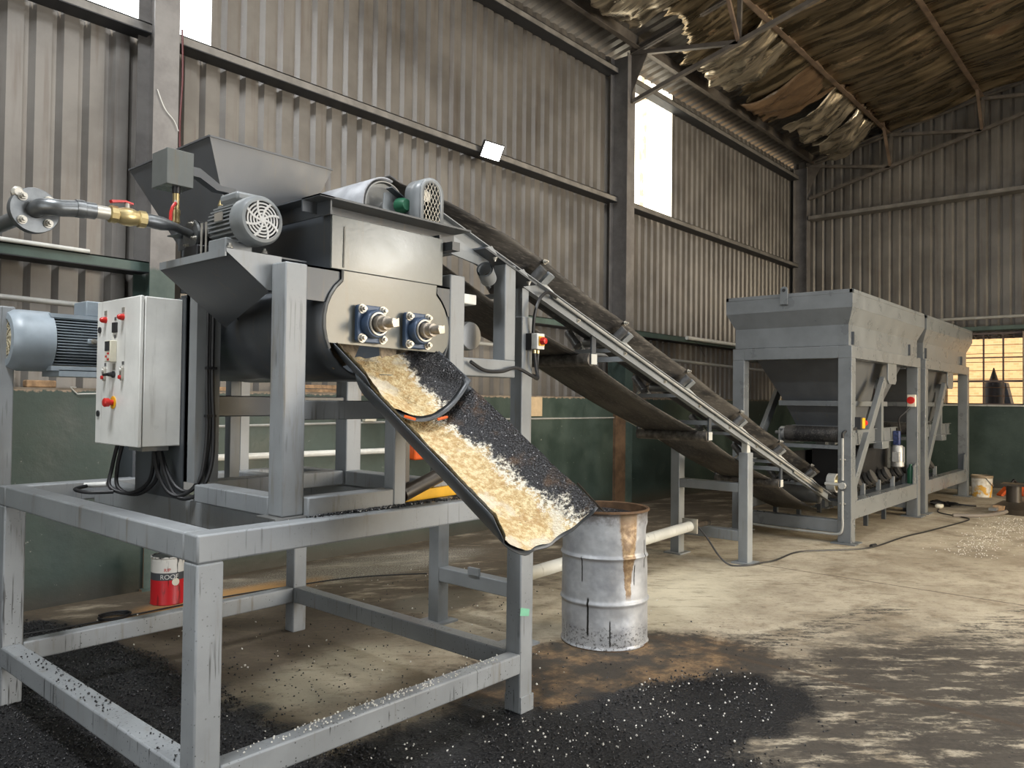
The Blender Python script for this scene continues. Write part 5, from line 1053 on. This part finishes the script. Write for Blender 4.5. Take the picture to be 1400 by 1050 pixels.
one('spilled_crumbs', mb, M['gravel'], 'black asphalt crumbs lying on the support frame beams', 'crumbs', kind='stuff', sm=5)

# ================================================================== CAMERA, LIGHT
yaw, pit, rol, F = .71407613, .01945538, .01179079, 1059.42
f = Vector((cos(yaw)*cos(pit), sin(yaw)*cos(pit), sin(pit))); r = Vector((sin(yaw), -cos(yaw), 0)); u = r.cross(f)
r2 = r*cos(rol) + u*sin(rol); u2 = -r*sin(rol) + u*cos(rol)
cam = bpy.data.cameras.new('camera'); co = bpy.data.objects.new('camera', cam); COL.objects.link(co)
cam.sensor_width = 36; cam.lens = 36*F/1400; cam.clip_end = 200
co.matrix_world = Matrix(((r2.x, u2.x, -f.x, 0), (r2.y, u2.y, -f.y, 0), (r2.z, u2.z, -f.z, 1.6), (0, 0, 0, 1)))
SC.camera = co
def area(name, loc, target, sx, sy, power, col):
    l = bpy.data.lights.new(name, 'AREA'); l.shape = 'RECTANGLE'; l.size = sx; l.size_y = sy; l.energy = power; l.color = col
    o = bpy.data.objects.new(name, l); COL.objects.link(o); o.location = loc
    o.rotation_euler = (Vector(target) - Vector(loc)).to_track_quat('-Z', 'Y').to_euler(); return o
dl = area('doorway_daylight', (6.2, -7.9, 2.4), (5.6, 0, 1.7), 4.4, 4.4, 330, (.97, .98, 1)); dl.data.spread = radians(120)
dl = area('sunny_doorway_daylight', (10.6, -7.9, 2.4), (10.4, 0, 1.5), 3.8, 4.4, 420, (1, .8, .52)); dl.data.spread = radians(100)
area('front_doorway_daylight', (-4.9, -.3, 2.3), (0, -.3, 2.2), 5.6, 4.2, 120, (.8, .9, 1))
for x, y, e in ((-.5, 2.4, 560), (3.2, 1.2, 200), (7.0, .6, 125), (3.5, -4.0, 180), (9.5, -4.0, 180)): area('roof_skylight', (x, y, rafter(y)-.12), (x, y+.2, 0), .8, 2.4, e, (.94, .97, 1) if x < 5 else (1, .96, .88))
area('opposite_floodlight', (10.8, -7.7, 4.8), (2.2, 2.6, 2.2), .26, .2, 115, (1, 1, .95))
sp = bpy.data.lights.new('floodlight_beam', 'SPOT'); sp.energy = 120; sp.spot_size = radians(120); sp.spot_blend = .6; sp.shadow_soft_size = .1; sp.color = (1, 1, .92)
so = bpy.data.objects.new('floodlight_beam', sp); COL.objects.link(so); so.location = C + nrm*.05; so.rotation_euler = nrm.to_track_quat('-Z', 'Y').to_euler()
su = bpy.data.lights.new('sun', 'SUN'); su.energy = 13; su.angle = radians(.6); su.color = (1, .86, .66)
sn = bpy.data.objects.new('sun', su); COL.objects.link(sn); sn.rotation_euler = Vector((.42, -.18, -.88)).to_track_quat('-Z', 'Y').to_euler()
wd = bpy.data.worlds.new('world'); SC.world = wd; wd.use_nodes = True; nt = wd.node_tree; nt.nodes.clear()
bg = nt.nodes.new('ShaderNodeBackground'); bg.inputs[0].default_value = (1, .93, .8, 1); bg.inputs[1].default_value = .9; wo = nt.nodes.new('ShaderNodeOutputWorld'); nt.links.new(bg.outputs[0], wo.inputs[0])
vs = SC.view_settings; vs.view_transform = 'Standard'; vs.look = 'None'; vs.exposure = 0; vs.gamma = 1; vs.use_curve_mapping = False
